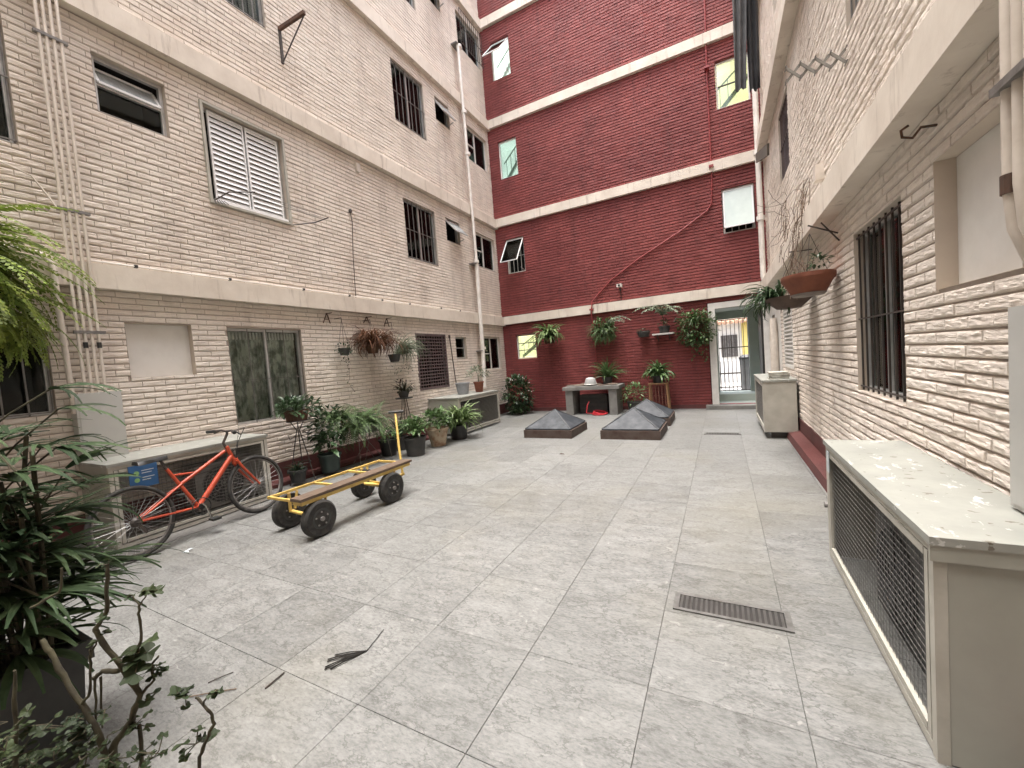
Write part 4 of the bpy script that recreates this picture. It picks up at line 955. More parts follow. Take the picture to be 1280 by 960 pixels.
# ------------------------------------------------------------------ YELLOW HAND CART
ct = thing('hand_cart', 'yellow four wheeled hand cart with a worn brown plank', 'cart', (-3.80, 3.0, 0))
R0 = .175
def cwheel(x, y):
    s = 1 if x > -3.8 else -1
    w = MB().lathe((x, y, R0), [(.06, -.045), (.10, -.04), (R0-.02, -.045), (R0, -.03), (R0, .03), (R0-.02, .045), (.10, .04), (.06, .045)], 32, 'x').build('wheel', RUBBER, ct, 35)
    MB().lathe((x, y, R0), [(.001, -.043), (.098, -.043), (.098, .043), (.001, .043)], 24, 'x').build('rim', BLACKP, w, 35)
    h = MB()
    h.lathe((x, y, R0), [(.001, -.06), (.022, -.06), (.022, .06), (.001, .06)], 12, 'x')
    for k in range(5): a = 2*PI*k/5+.3; h.lathe((x, y+.065*math.cos(a), R0+.065*math.sin(a)), [(.001, -.05), (.009, -.05), (.009, .05), (.001, .05)], 8, 'x')
    h.build('hub', IRONG, w, 35)
for x, y in ((-3.50, 2.47), (-4.04, 2.53), (-3.49, 3.42), (-4.00, 3.47)): cwheel(x, y)
dz = .385; xl, xr_, ya, yb_ = -4.00, -3.50, 2.30, 3.76
f = MB()
f.bar((xl, ya, dz), (xl, yb_, dz), .024); f.bar((xr_, ya, dz-.018), (xr_, yb_, dz-.018), .026, .032)
for y in (ya+.016, 2.80, 3.26, yb_-.016): f.bar((xl+.017, y, dz), (xr_-.12, y, dz), .024, .022); f.bar((xr_-.12, y, dz-.018), (xr_-.016, y, dz-.018), .03, .03)
f.build('bed_frame', YELLOW, ct)
f = MB(); f.box((xr_-.135, ya-.012, dz+.003), (xr_+.022, yb_+.03, dz+.03)); f.build('plank', PLANK, ct)
f = MB()
for y, a, b in ((2.50, -4.0, -3.55), (3.445, -3.97, -3.54)):
    f.tube([(a, y+.02, R0), (b, y-.02, R0)], .018, 10)
    for x in (xl+.02, xr_-.03): f.bar((x, y, R0), (x, y, dz-.015), .03, .012); f.bar((x, y+.05, R0+.02), (x, y+.09, dz-.015), .012, .03)
f.bar((-3.80, 3.30, .24), (-3.70, 3.44, R0+.02), .10, .012); f.bar((-3.84, 3.42, R0+.03), (-3.6, 3.42, R0+.03), .012, .06)
f.build('axle_frame', YELLOW, ct, 40)
f = MB(); f.tube([(-3.66, 3.80, .22), (-3.72, 3.84, .60), (-3.90, 4.02, .97)], .015, 10); hd = f.build('handle', YELLOW, ct, 40)
f = MB(); f.tube([(-3.97, 3.97, .985), (-3.80, 4.07, .985)], .018, 10); f.build('grip', BLACKP, hd, 40)
f = MB(); f.bar((-3.66, 3.46, .16), (-3.66, 3.82, .22), .03, .03); f.build('drawbar', YELLOW, ct)

# ------------------------------------------------------------------ PLANTS ALONG THE LEFT WALL
def plant(name, lab, loc, cat='potted plant', group=None): return thing(name, lab, cat, loc, group)
# iron stand with basket
t = thing('plant_stand', 'slim curly iron plant stand under the curtained window', 'plant stand', (-5.55, 3.72, 0))
mb = MB(); c = Vector((-5.55, 3.73, 0))
for k in range(3):
    a = 2*PI*k/3+.4; d = Vector((math.cos(a), math.sin(a), 0)); mb.tube([c+d*.19, c+d*.10+Vector((0, 0, .45)), c+d*.02+Vector((0, 0, .78)), c+d*.10+Vector((0, 0, .92))], .008, 6)
    mb.tube([c+d*.05+Vector((0, 0, .7)), c+d*.13+Vector((0, 0, .66)), c+d*.15+Vector((0, 0, .73)), c+d*.10+Vector((0, 0, .74))], .006, 5)
mb.ring(c+Vector((0, 0, .92)), .14, .007, (0, 0, 1), 24, 5); mb.ring(c+Vector((0, 0, .3)), .125, .006, (0, 0, 1), 24, 5); mb.build('frame', IRON, t, 50)
t = plant('basket_plant', 'leafy plant in brown slatted basket on the iron stand', (-5.55, 3.73, .92))
mb = MB()
for k in range(18): a = 2*PI*k/18; d = Vector((math.cos(a), math.sin(a), 0)); mb.bar(Vector((-5.55, 3.73, .93))+d*.13, Vector((-5.55, 3.73, 1.07))+d*.16, .045, .012, d)
mb.lathe((-5.55, 3.73, .925), [(.001, 0), (.135, 0), (.14, .1), (.001, .1)], 18); mb.build('basket', M('brown wood slats', (.11, .05, .03), (.07, .035, .02), 9, .8, isl=.3), t)
mb = MB(); bush(mb, (-5.53, 3.75, 1.05), .27, 190, .12, .055, (-.2, 1.2), (1, 1.15, .8)); rosette(mb, (-5.55, 3.73, 1.03), 16, .38, .03, (.6, 1.4), (.3, 1.2)); mb.build('foliage', LEAF_DARK, t, fix=False)
t = plant('potted_plant', 'low dark plant in a black pot at the foot of the iron stand', (-5.45, 3.72, .05))
pot((-5.5, 3.62, .05), .09, .12, .18).build('pot', BLACKP, t, 40); mb = MB(); rosette(mb, (-5.5, 3.62, .2), 36, .22, .014, (.3, 1.4), (.6, 1.6)); mb.build('foliage', LEAF_DARK, t, fix=False)
# pot, broad leaves
t = plant('potted_plant', 'pale broad leaved plant in dark green pot left of the yellow cart handle', (-5.5, 4.17, .05))
pot((-5.5, 4.17, .05), .13, .165, .28).build('pot', POTG, t, 40)
mb = MB(); mb.lathe((-5.5, 4.17, .29), [(.15, 0), (.15, .005), (.001, .005)], 16); mb.build('soil', SOIL, t)
mb = MB()
for _ in range(34):
    d = rdir(.1, 1.3); p = Vector((-5.5, 4.17, .3))+Vector((d.x*.1, d.y*.1, abs(d.z)*.28+.03)); leaf(mb, p, d+Vector((0, 0, -.4)), rv(.15, .24), rv(.07, .10), None, .12, .35)
mb.build('foliage', leafmat('pale broad leaf', (.12, .20, .10), (.07, .13, .06), .35), t, fix=False)
# fern mass on wire stand
t = thing('plant_stand', 'crossed wire stand holding a shallow bowl behind the yellow cart', 'plant stand', (-5.5, 4.95, 0))
mb = MB()
for a, b in (((-5.35, 4.70, 0), (-5.52, 5.05, .52)), ((-5.35, 5.15, 0), (-5.50, 4.82, .52)), ((-5.65, 4.72, 0), (-5.55, 5.1, .52)), ((-5.65, 5.2, 0), (-5.6, 4.8, .52)), ((-5.32, 5.3, 0), (-5.38, 5.25, .56)), ((-5.35, 4.62, 0), (-5.45, 4.72, .54))): mb.tube([a, b], .006, 6)
mb.ring((-5.5, 4.95, .54), .24, .007, (0, 0, 1), 26, 5); mb.build('frame', M('bare wire rod', (.22, .20, .17), (.14, .12, .10), 9, .5, metal=.4), t, 50)
t = plant('potted_fern', 'big feathery fern spilling from a grey bowl on the wire stand', (-5.5, 4.95, .52), 'fern')
mb = MB(); mb.lathe((-5.5, 4.95, .53), [(.001, 0), (.16, 0), (.25, .10), (.27, .12), (.25, .12), (.001, .10)], 24); mb.build('bowl', M('mossy cement bowl', (.17, .17, .13), (.11, .12, .09), 9, .85, .3, 40), t, 40)
mb = MB(); fern(mb, (-5.50, 4.88, .70), 130, .66, .075, (.0, 1.4), (1.0, 2.4), nl=20, jit=.16); fern(mb, (-5.55, 4.45, .85), 70, .55, .07, (-.1, 1.2), (1.2, 2.5), nl=18, jit=.12); mb.build('foliage', LEAF_FERND, t, fix=False)
mb = MB(); bush(mb, (-5.58, 4.26, .72), .36, 300, .10, .06, (-.8, 1.1), (.7, .9, 1.1)); t2 = plant('climbing_plant', 'dark small leaved climber tumbling beside the big fern', (-5.6, 4.28, .3), 'climber'); mb.build('foliage', LEAF_DARK, t2, fix=False)
mb = MB(); mb.tube([(-5.62, 4.3, .29), (-5.6, 4.26, .5), (-5.6, 4.3, .8)], .006, 5); mb.build('stem', BARK, t2)
# pot with white flower
t = plant('potted_plant', 'small plant with one white flower in a black pot beside the wire stand', (-5.5, 5.42, 0))
pot((-5.5, 5.42, .0), .13, .165, .30).build('pot', BLACKP, t, 40); mb = MB(); bush(mb, (-5.5, 5.42, .36), .15, 46, .11, .05, (.0, 1.3)); mb.build('foliage', LEAF_MID, t, fix=False)
mb = MB()
for k in range(5): a = 2*PI*k/5; leaf(mb, (-5.40, 5.33, .46), (math.cos(a), math.sin(a), .4), .05, .035)
mb.build('flower', PETAL, t, fix=False)
# tall iron stand with plant
t = thing('plant_stand', 'tall black iron tripod stand in front of the lattice window', 'plant stand', (-5.6, 6.05, 0))
mb = MB(); c = Vector((-5.6, 6.05, 0))
for k in range(4): a = 2*PI*k/4+.5; d = Vector((math.cos(a), math.sin(a), 0)); mb.tube([c+d*.2, c+d*.06+Vector((0, 0, .8)), c+d*.04+Vector((0, 0, .98))], .008, 6)
mb.ring(c+Vector((0, 0, .4)), .13, .006, (0, 0, 1), 24, 5); mb.build('frame', IRON, t, 50)
mb = MB(); mb.lathe(c+Vector((0, 0, .98)), [(.001, 0), (.17, 0), (.17, .02), (.001, .02)], 20); mb.build('tray', BLACKP, t, 40)
t = plant('potted_plant', 'dark reddish bromeliad in a pot on the tall tripod stand', (-5.6, 6.05, 1.0))
pot((-5.6, 6.05, 1.0), .08, .11, .13).build('pot', POTK, t, 40); mb = MB(); rosette(mb, (-5.6, 6.05, 1.1), 40, .30, .035, (.1, 1.4), (.4, 1.5)); bush(mb, (-5.6, 6.05, 1.18), .19, 50, .09, .035); mb.build('foliage', leafmat('dark bronze leaf', (.045, .03, .022), (.05, .065, .03), .45), t, fix=False)
t = plant('potted_plant', 'spiky dark agave in a black pot at the foot of the tall tripod stand', (-5.62, 5.85, 0))
pot((-5.62, 5.85, 0), .12, .15, .26).build('pot', POTK, t, 40); mb = MB(); rosette(mb, (-5.62, 5.85, .24), 30, .50, .03, (.5, 1.45), (.2, .9)); mb.build('foliage', LEAF_DARK, t, fix=False)
t = plant('potted_plant', 'small leafy plant in a wide charcoal pot beyond the yellow cart', (-4.95, 5.52, 0))
pot((-4.95, 5.52, 0), .155, .20, .33).build('pot', POTK, t, 40); mb = MB(); bush(mb, (-4.95, 5.52, .42), .24, 130, .13, .06, (.1, 1.4)); rosette(mb, (-4.95, 5.52, .32), 30, .46, .04, (.7, 1.4), (.3, 1.1)); mb.build('foliage', LEAF_MID, t, fix=False)
t = plant('potted_plant', 'leafy plant in a cream clay pot with terracotta wear', (-5.03, 6.28, 0))
pot((-5.03, 6.28, 0), .14, .215, .36, .018).build('pot', TERRAP, t, 40); mb = MB(); bush(mb, (-5.03, 6.28, .42), .28, 180, .17, .06, (.1, 1.3)); mb.build('foliage', LEAF_MID, t, fix=False)
t = plant('potted_plant', 'pale strappy spider plant in a black pot in front of the far left cage', (-5.0, 6.95, 0))
pot((-5.0, 6.95, 0), .16, .20, .30).build('pot', BLACKP, t, 40); mb = MB(); rosette(mb, (-5.0, 6.95, .3), 120, .66, .055, (.3, 1.45), (.6, 2.0), jit=.06); mb.build('foliage', LEAF_PALE, t, fix=False)
t = plant('empty_pot', 'grey plastic pot standing on the far left cage', (-5.6, 8.1, .85), 'pot'); pot((-5.6, 8.1, .85), .13, .17, .28).build('pot', POTY, t, 40)
t = plant('potted_plant', 'pale leafy plant in a terracotta pot on the far left cage', (-5.45, 8.6, .85))
pot((-5.45, 8.6, .85), .09, .125, .26).build('pot', TERRA, t, 40); mb = MB(); bush(mb, (-5.45, 8.6, 1.26), .28, 110, .13, .035, (-.1, 1.3), (1, 1, .8)); mb.tube([(-5.45, 8.6, 1.08), (-5.45, 8.6, 1.3)], .012, 6); mb.build('foliage', LEAF_GREY, t, fix=False)
t = plant('flower_bush', 'white flowered bush growing in the far left corner', (-5.35, 10.55, 0), 'bush')
mb = MB(); bush(mb, (-5.35, 10.55, .58), .52, 900, .13, .065, (-1.2, 1.4), (.9, .8, 1.1)); rosette(mb, (-5.15, 10.3, .05), 24, .45, .035, (.4, 1.2), (.5, 1.4)); mb.build('foliage', LEAF_DARK, t, fix=False)
mb = MB()
for k in range(5): mb.tube([(-5.35, 10.55, 0), (-5.35+rv(-.2, .2), 10.55+rv(-.15, .15), .5)], .01, 5)
mb.build('stem', BARK, t)
mb = MB()
for k in range(26):
    d = rdir(-.2, 1.2); p = Vector((-5.35, 10.55, .58))+Vector((d.x*.45, d.y*.4, d.z*.52))
    for j in range(4): leaf(mb, p, rdir(-.5, 1), .04, .03)
mb.build('blossom', PETAL, t, fix=False)

# hanging things on the left wall
def hang_pot(name, lab, c, r, h, top, m, cat='hanging plant', wall=None, ropes=3):
    t = thing(name, lab, cat, c); x, y, z = c
    mb = MB(); mb.lathe(c, [(.001, 0), (r*.7, 0), (r, h*.85), (r*1.06, h), (r*.95, h), (r*.9, h*.85), (.001, h*.85)], 18); mb.build('pot', m, t, 40)
    mb = MB()
    for k in range(ropes): a = 2*PI*k/ropes+.3; mb.tube([(x+r*math.cos(a), y+r*math.sin(a), z+h), (x, y, top)], .003, 4)
    if wall: mb.tube([(x, y, top-.01), (x, y, top+.03), (wall, y, top+.03)], .006, 5)
    mb.build('hanger', IRON, t); return t
t = hang_pot('hanging_plant', 'small dark hanging pot with one long trailing vine', (-5.82, 4.92, 1.88), .10, .12, 2.50, POTK, wall=-5.99)
lm, sm = MB(), MB()
bush(lm, (-5.82, 4.92, 2.0), .13, 40, .05, .035, (-.6, 1)); vine(lm, sm, (-5.80, 5.0, 1.95), .72, 12, .045); vine(lm, sm, (-5.8, 4.82, 1.98), .22, 6, .045); vine(lm, sm, (-5.76, 4.90, 1.96), .2, 5, .045)
lm.build('foliage', LEAF_DARK, t, fix=False); sm.build('vine_stem', DEAD, t)
t = hang_pot('hanging_fern', 'dried brown fern in a coir basket on the left wall', (-5.80, 5.55, 1.90), .13, .15, 2.50, COCO, wall=-5.99)
mb = MB()
for _ in range(320): blade(mb, (-5.78+rv(-.10, .14), 5.55+rv(-.16, .16), 2.06), rv(0, 6.3), rv(.38, .72), .018, rv(.2, 1.4), rv(2.0, 3.4), 7)
mb.build('foliage', LEAF_DRY, t, fix=False)
t = hang_pot('hanging_plant', 'dark hanging pot with thin weeping stems left of the lattice window', (-5.80, 6.10, 1.72), .12, .15, 2.48, POTK, wall=-5.99)
mb = MB()
for _ in range(150): blade(mb, (-5.80+rv(-.05, .1), 6.18+rv(-.1, .2), 1.86), rv(-.3, 2.2), rv(.35, .75), .017, rv(.4, 1.4), rv(1.2, 3.0), 7)
bush(mb, (-5.78, 6.28, 1.68), .26, 90, .05, .02, (-.9, .9)); mb.build('foliage', LEAF_GREY, t, fix=False)
def hook(y, z, lab, s=.17):
    mb = MB(); mb.bar((-5.97, y-.07, z-s/2), (-5.95, y, z+s/2), .012, .012); mb.bar((-5.97, y+.07, z-s/2), (-5.95, y, z+s/2), .012, .012); mb.bar((-5.965, y-.045, z-.02), (-5.965, y+.045, z-.02), .01, .01); mb.bar((-5.98, y, z+s/2-.01), (-5.82, y, z+s/2-.01), .01, .01)
    tag(mb.build('wall_hook', RUST), lab, 'hook', 'A shaped iron hooks on the left wall')
hook(4.74, 2.53, 'A shaped iron hook above the trailing vine pot'); hook(6.14, 2.53, 'A shaped iron hook above the weeping plant')
hook(5.62, 2.55, 'A shaped iron hook above the dried brown fern', .12)
mb = MB(); mb.tube([(-5.95, 8.22, 2.32), (-5.93, 8.25, 1.7), (-5.9, 8.27, 1.05)], .012, 6); mb.lathe((-5.95, 8.22, 2.3), [(.025, -.05), (.025, .02), (.001, .03)], 8); tag(mb.build('iron_rod', IRON, smooth=40), 'dark iron rod leaning on the left wall beside the lattice', 'rod')
# bright fern at the left edge
t = hang_pot('hanging_fern', 'bright green fern hanging on the left wall at the picture edge', (-5.62, .62, 2.52), .20, .18, 3.2, COCO, 'fern', wall=-5.99)
mb = MB(); [frond(mb, (-5.5+rv(-.15, .15), .62+rv(-.25, .2), 2.72), rv(-.9, 2.1), rv(.8, 1.25), rv(-.4, 1.2), rv(1.0, 2.4), .12, 30, .036) for _ in range(190)]; [frond(mb, (-5.5+rv(-.1, .15), .72+rv(-.25, .25), 2.45), rv(-.5, 1.6), rv(.7, 1.0), rv(-.5, .5), rv(.9, 1.5), .12, 28, .036) for _ in range(60)]; mb.build('foliage', LEAF_FERN, t, fix=False)

# ------------------------------------------------------------------ FAR WALL: table, stand, ferns
t = thing('concrete_table', 'grey concrete table with thick slab legs against the oxblood wall', 'table', (-3.05, 10.5, 0))
mb = MB(); mb.box((-3.80, 10.12, .66), (-2.30, 10.82, .75)); mb.build('table_top', CONC, t)
for x in (-3.74, -2.58): mb = MB(); mb.box((x, 10.16, .0), (x+.20, 10.80, .658)); mb.build('leg', CONC, t)
mb = MB()
for k in range(9): mb.obox((rv(-3.6, -2.5), rv(10.25, 10.7), .765+.012*k/3), (rv(.2, .5), rv(.06, .2), .02), Matrix.Rotation(rv(-1, 1), 3, 'Z') @ Matrix.Rotation(rv(-.1, .1), 3, 'Y'))
tag(mb.build('board_scraps', M('mixed scrap boards', (.22, .17, .13), (.07, .05, .04), 4, .8, isl=.5)), 'jumble of scrap boards lying on the concrete table', 'boards')
t = thing('bucket', 'pale upturned bucket among the boards on the concrete table', 'bucket', (-3.1, 10.4, .76))
mb = MB(); mb.lathe((-3.1, 10.4, .78), [(.16, 0), (.165, .02), (.12, .16), (.06, .19), (.001, .19)], 18); mb.build('body', M('pale translucent plastic', (.45, .46, .45), (.36, .37, .36), 5, .4), t, 40)
mb = MB(); mb.ring((-3.1, 10.4, .79), .168, .008, (0, 0, 1), 20, 5); mb.build('rim', WHITE, t, 40)
t = thing('crate', 'dark crate stored under the concrete table', 'crate', (-3.05, 10.6, 0))
mb = MB(); mb.box((-3.45, 10.45, .005), (-2.70, 10.78, .50)); mb.build('body', BLACKP, t)
mb = MB()
for z in (.08, .2, .32, .44): mb.box((-3.44, 10.43, z), (-2.71, 10.448, z+.07))
mb.build('slat', M('dark crate slat', (.03, .028, .026), (.045, .04, .036), 8, .7), t)
mb = MB(); c = Vector((-2.85, 10.22, .03))
for k in range(3): mb.ring(c+Vector((0, 0, .02*k)), .19-.015*k, .014, (.1*k, -.05, 1), 30, 6)
mb.tube([c+Vector((-.19, 0, 0)), c+Vector((-.35, -.04, .02)), c+Vector((-.33, .02, .22)), c+Vector((-.30, .1, .30))], .014, 6)
tag(mb.build('garden_hose', HOSE, smooth=60), 'coiled red hose lying under the concrete table', 'hose')
t = plant('potted_plant', 'strappy plant in a dark pot at the back of the concrete table', (-2.72, 10.7, .75))
pot((-2.72, 10.7, .76), .11, .14, .18).build('pot', POTK, t, 40); mb = MB(); rosette(mb, (-2.72, 10.7, .92), 70, .62, .045, (.3, 1.45), (.4, 1.7)); mb.build('foliage', LEAF_MID, t, fix=False)
t = plant('potted_plant', 'round green shrub on the ground right of the concrete table', (-2.02, 10.55, 0))
pot((-2.02, 10.55, 0), .15, .19, .28).build('pot', POTK, t, 40); mb = MB(); bush(mb, (-2.02, 10.55, .45), .34, 220, .10, .05, (-.7, 1.4)); mb.build('foliage', LEAF_MID, t, fix=False)
t = thing('plant_stand', 'slatted wooden stool used as a plant stand behind the skylights', 'plant stand', (-1.43, 10.7, 0))
for q in ((-.2, -.16), (.2, -.16), (-.2, .16), (.2, .16)): mb = MB(); mb.bar((-1.43+q[0]*1.15, 10.7+q[1], 0), (-1.43+q[0], 10.7+q[1], .70), .035); mb.build('leg', WOODP, t)
mb = MB(); mb.box((-1.66, 10.50, .70), (-1.20, 10.90, .725)); mb.build('seat', WOODP, t)
mb = MB()
for k in range(5): mb.box((-1.58+.075*k, 10.525, .15), (-1.555+.075*k, 10.54, .69))
mb.build('slat', M('reddish wood', (.14, .05, .03), (.1, .035, .025), 7, .7), t)
t = plant('potted_plant', 'bushy strap leaved plant on the slatted wooden stool', (-1.43, 10.7, .725))
pot((-1.43, 10.7, .726), .13, .15, .18).build('pot', BLACKP, t, 40); mb = MB(); rosette(mb, (-1.43, 10.7, .9), 80, .50, .065, (.2, 1.5), (.6, 2.2), jit=.06); bush(mb, (-1.43, 10.7, 1.0), .22, 60, .12, .04); mb.build('foliage', LEAF_MID, t, fix=False)
def wall_pot(lab, x, z, r, h, m, name='wall_planter', d=.20):
    t = thing(name, lab, 'wall planter', (x, YB-d, z)); y = YB-d
    mb = MB(); mb.lathe((x, y, z), [(.001, 0), (r*.75, 0), (r, h), (r*.92, h), (.001, h*.9)], 18); mb.build('pot', m, t, 40)
    mb = MB(); mb.ring((x, y, z+h*.8), r*1.03, .006, (0, 0, 1), 20, 5); mb.bar((x, y+r, z+h*.8), (x, YB-.01, z+h*.8), .012, .02); mb.build('bracket', IRON, t); return t
t = wall_pot('pale green sword fern in a wall planter beside the lit louvre window', -4.38, 2.00, .16, .16, COCO)
mb = MB()
for _ in range(90): blade(mb, (-4.38+rv(-.05, .05), YB-.20, 2.14), rv(PI, 2*PI)+rv(-.3, .3), rv(.4, .78), rv(.055, .085), rv(.1, 1.4), rv(.8, 2.2), 6)
mb.build('foliage', LEAF_PALE, t, fix=False)
mb = MB(); blade(mb, (-4.45, YB-.2, 2.15), 4.6, .42, .04, 1.5, .3, 5); blade(mb, (-4.28, YB-.2, 2.15), 4.9, .40, .04, 1.4, .3, 5); mb.build('flower_spike', M('pinkish bract', (.30, .12, .10), (.2, .1, .07), 6, .6), t, fix=False)
t = wall_pot('dark fern in a wall planter above the concrete table with long pale fronds', -2.80, 2.02, .16, .16, COCO)
mb = MB(); fern(mb, (-2.80, YB-.2, 2.16), 70, .55, .085, (-.1, 1.3), (1.2, 2.6), (PI-.2, 2*PI+.2), nl=16, jit=.06); bush(mb, (-2.78, YB-.22, 2.18), .36, 200, .12, .06, (-.8, 1.2), (1, .5, 1)); bush(mb, (-3.12, YB-.12, 1.98), .16, 40, .07, .03, (-1, .8), (.8, .4, 1.4)); mb.build('foliage', LEAF_FERND, t, fix=False)
mb = MB()
for az, L in ((-.25, .95), (-.45, .85), (-.15, .7)): frond(mb, (-2.80, YB-.22, 2.25), az, L, 1.15, 1.9, .17, 22, .026, sag=.8)
mb.build('frond', LEAF_GREY, t, fix=False)
t = wall_pot('small dark wall planter with nothing but low stubble, left of the white shelf', -1.76, 1.92, .17, .15, POTK)
mb = MB(); bush(mb, (-1.76, YB-.2, 2.07), .16, 40, .05, .02, (0, 1.2), (1, .8, .4)); mb.build('foliage', LEAF_DARK, t, fix=False)
t = thing('wall_shelf', 'small white shelf on the oxblood wall below the arching palm', 'shelf', (-1.28, YB-.18, 1.95))
mb = MB(); mb.box((-1.53, YB-.34, 1.93), (-1.03, YB-.02, 1.965)); mb.build('board', WHITE, t)
mb = MB(); mb.bar((-1.42, YB-.03, 1.78), (-1.42, YB-.25, 1.93), .02); mb.bar((-1.14, YB-.03, 1.78), (-1.14, YB-.25, 1.93), .02); mb.build('bracket', IRON, t)
t = plant('potted_palm', 'dark pot with arching palm fronds on the small white shelf', (-1.25, YB-.18, 1.966))
pot((-1.25, YB-.18, 1.966), .11, .14, .18).build('pot', POTK, t, 40)
mb = MB()
for az, L, e in ((-.3, .55, 1.35), (-.9, .5, 1.35), (3.5, .75, 1.35), (3.8, .6, 1.3), (4.4, .6, 1.45), (5.2, .6, 1.4), (5.7, .5, 1.2)): frond(mb, (-1.25+rv(-.1, .02), YB-.2, 2.42), az, L*1.15, e-.2, 1.8, .20, 18, .034, sag=.6)
mb.build('foliage', LEAF_GREY, t, fix=False)
mb = MB(); mb.tube([(-1.25, YB-.18, 2.1), (-1.27, YB-.2, 2.44)], .012, 6); bush(mb, (-1.25, YB-.18, 2.16), .15, 40, .08, .03, (0, 1.3)); mb.build('stem', LEAF_DARK, t, fix=False)
t = wall_pot('large shaggy hanging plant on the oxblood wall beside the doorway', -.52, 1.98, .16, .16, COCO)
mb = MB(); bush(mb, (-.52, YB-.24, 2.02), .46, 520, .12, .06, (-1.2, 1.2), (1, .5, 1)); rosette(mb, (-.52, YB-.22, 2.14), 40, .5, .03, (.2, 1.2), (1.2, 2.8), (PI, 2*PI)); mb.build('foliage', LEAF_FERND, t, fix=False)
lm, sm = MB(), MB()
for k in range(4): vine(lm, sm, (-.62+.07*k, YB-.22, 1.75), rv(.3, .65), 9, .08)
lm.build('trailing_foliage', LEAF_MID, t, fix=False); sm.build('vine_stem', BARK, t)
lm = MB(); sm = MB()
for q in ((-.95, 2.45, -.65, 2.2), (-.85, 2.5, -.7, 2.25), (-1.0, 2.25, -.75, 2.1)):
    sm.tube([(q[2], YB-.2, q[3]), (q[0], YB-.15, q[1])], .005, 4)
    for k in range(7): leaf(lm, (q[0]+rv(-.06, .06), YB-.16, q[1]+rv(-.05, .05)), rdir(), .08, .035)
t2 = thing('climbing_plant', 'sparse dark stems with few leaves left of the shaggy hanging plant', 'climber', (-.8, YB-.2, 2.1)); lm.build('foliage', LEAF_DARK, t2, fix=False); sm.build('stem', BARK, t2)

# ------------------------------------------------------------------ RIGHT WALL: hanging planters
t = thing('hanging_planter', 'terracotta bowl planter hanging on the right wall', 'hanging planter', (.80, 5.0, 1.96))
mb = MB(); mb.lathe((.80, 5.0, 1.97), [(.001, 0), (.14, 0), (.19, .10), (.225, .15), (.225, .19), (.205, .19), (.19, .15), (.001, .14)], 28, sq=1.25); mb.build('pot', TERRA, t, 40)
mb = MB(); mb.lathe((.80, 5.0, 1.955), [(.001, 0), (.13, 0), (.15, .02), (.001, .02)], 24, sq=1.25); mb.build('saucer', M('grey saucer', (.2, .17, .15), (.14, .12, .10), 6, .8), t, 40)
mb = MB()
for a in (.3, 2.4, 4.5): mb.tube([(.80+.2*math.cos(a), 5.0+.25*math.sin(a), 2.15), (.82, 4.95, 2.55)], .003, 4)
mb.bar((1.03, 4.9, 2.5), (.80, 4.9, 2.62), .012); mb.bar((1.03, 4.86, 2.42), (.9, 4.88, 2.62), .012); mb.build('hanger', IRON, t)
mb = MB(); bush(mb, (.86, 4.82, 2.24), .09, 34, .06, .03, (-.3, 1.3)); bush(mb, (.78, 5.15, 2.17), .12, 24, .05, .02, (0, 1), (1, 1.6, .5)); mb.build('foliage', LEAF_DARK, t, fix=False)
mb = MB()
for k in range(9): p = Vector((.8+rv(-.15, .1), 5.05+rv(-.2, .3), 2.12)); mb.tube([p, p+Vector((rv(-.06, .06), rv(-.1, .1), .12)), p+Vector((rv(-.12, .1), rv(-.2, .25), rv(.2, .42)))], .003, 4)
mb.build('dry_stem', DEAD, t)
t = thing('hanging_planter', 'dark brown bowl planter behind the terracotta one on the right wall', 'hanging planter', (.80, 6.1, 1.95))
mb = MB(); mb.lathe((.78, 6.15, 1.93), [(.001, 0), (.13, 0), (.24, .10), (.26, .13), (.23, .13), (.001, .11)], 26, sq=1.5); mb.build('pot', M('dark brown clay', (.09, .06, .045), (.06, .04, .03), 7, .85), t, 40)
mb = MB()
for a in (.3, 2.4, 4.5): mb.tube([(.78+.2*math.cos(a), 6.15+.3*math.sin(a), 2.04), (.84, 6.1, 2.60)], .003, 4)
mb.bar((1.03, 6.1, 2.60), (.80, 6.1, 2.61), .012); mb.build('hanger', IRON, t)
mb = MB(); rosette(mb, (.66, 6.35, 2.05), 70, .50, .03, (-.2, 1.3), (1.2, 2.6), (1.8, 5.2), jit=.08); rosette(mb, (.68, 6.35, 2.05), 24, .32, .03, (.2, 1.4), (.8, 1.8), jit=.08); mb.build('foliage', LEAF_DARK, t, fix=False)

# ------------------------------------------------------------------ FOREGROUND LEFT: lady palm and geranium
t = plant('potted_palm', 'dark lady palm in a black square planter at the near left', (-2.52, .52, 0))
pc0 = P(14, 805, 1.62); x, y = pc0.x, pc0.y; mb = MB()
mb.add([(x-.13, y-.13, 0), (x+.13, y-.13, 0), (x+.13, y+.13, 0), (x-.13, y+.13, 0), (x-.155, y-.155, .42), (x+.155, y-.155, .42), (x+.155, y+.155, .42), (x-.155, y+.155, .42),
        (x-.18, y-.18, .42), (x+.18, y-.18, .42), (x+.18, y+.18, .42), (x-.18, y+.18, .42), (x-.18, y-.18, .50), (x+.18, y-.18, .50), (x+.18, y+.18, .50), (x-.18, y+.18, .50), (x-.155, y-.155, .50), (x+.155, y-.155, .50), (x+.155, y+.155, .50), (x-.155, y+.155, .50), (x-.155, y-.155, .46), (x+.155, y-.155, .46), (x+.155, y+.155, .46), (x-.155, y+.155, .46)],
       [(0, 3, 2, 1)]+[(4*k+i, 4*k+(i+1) % 4, 4*k+4+(i+1) % 4, 4*k+4+i) for k in range(5) for i in range(4)]+[(20, 21, 22, 23)])
mb.build('planter', BLACKP, t, fix=False)
lm, sm = MB(), MB()
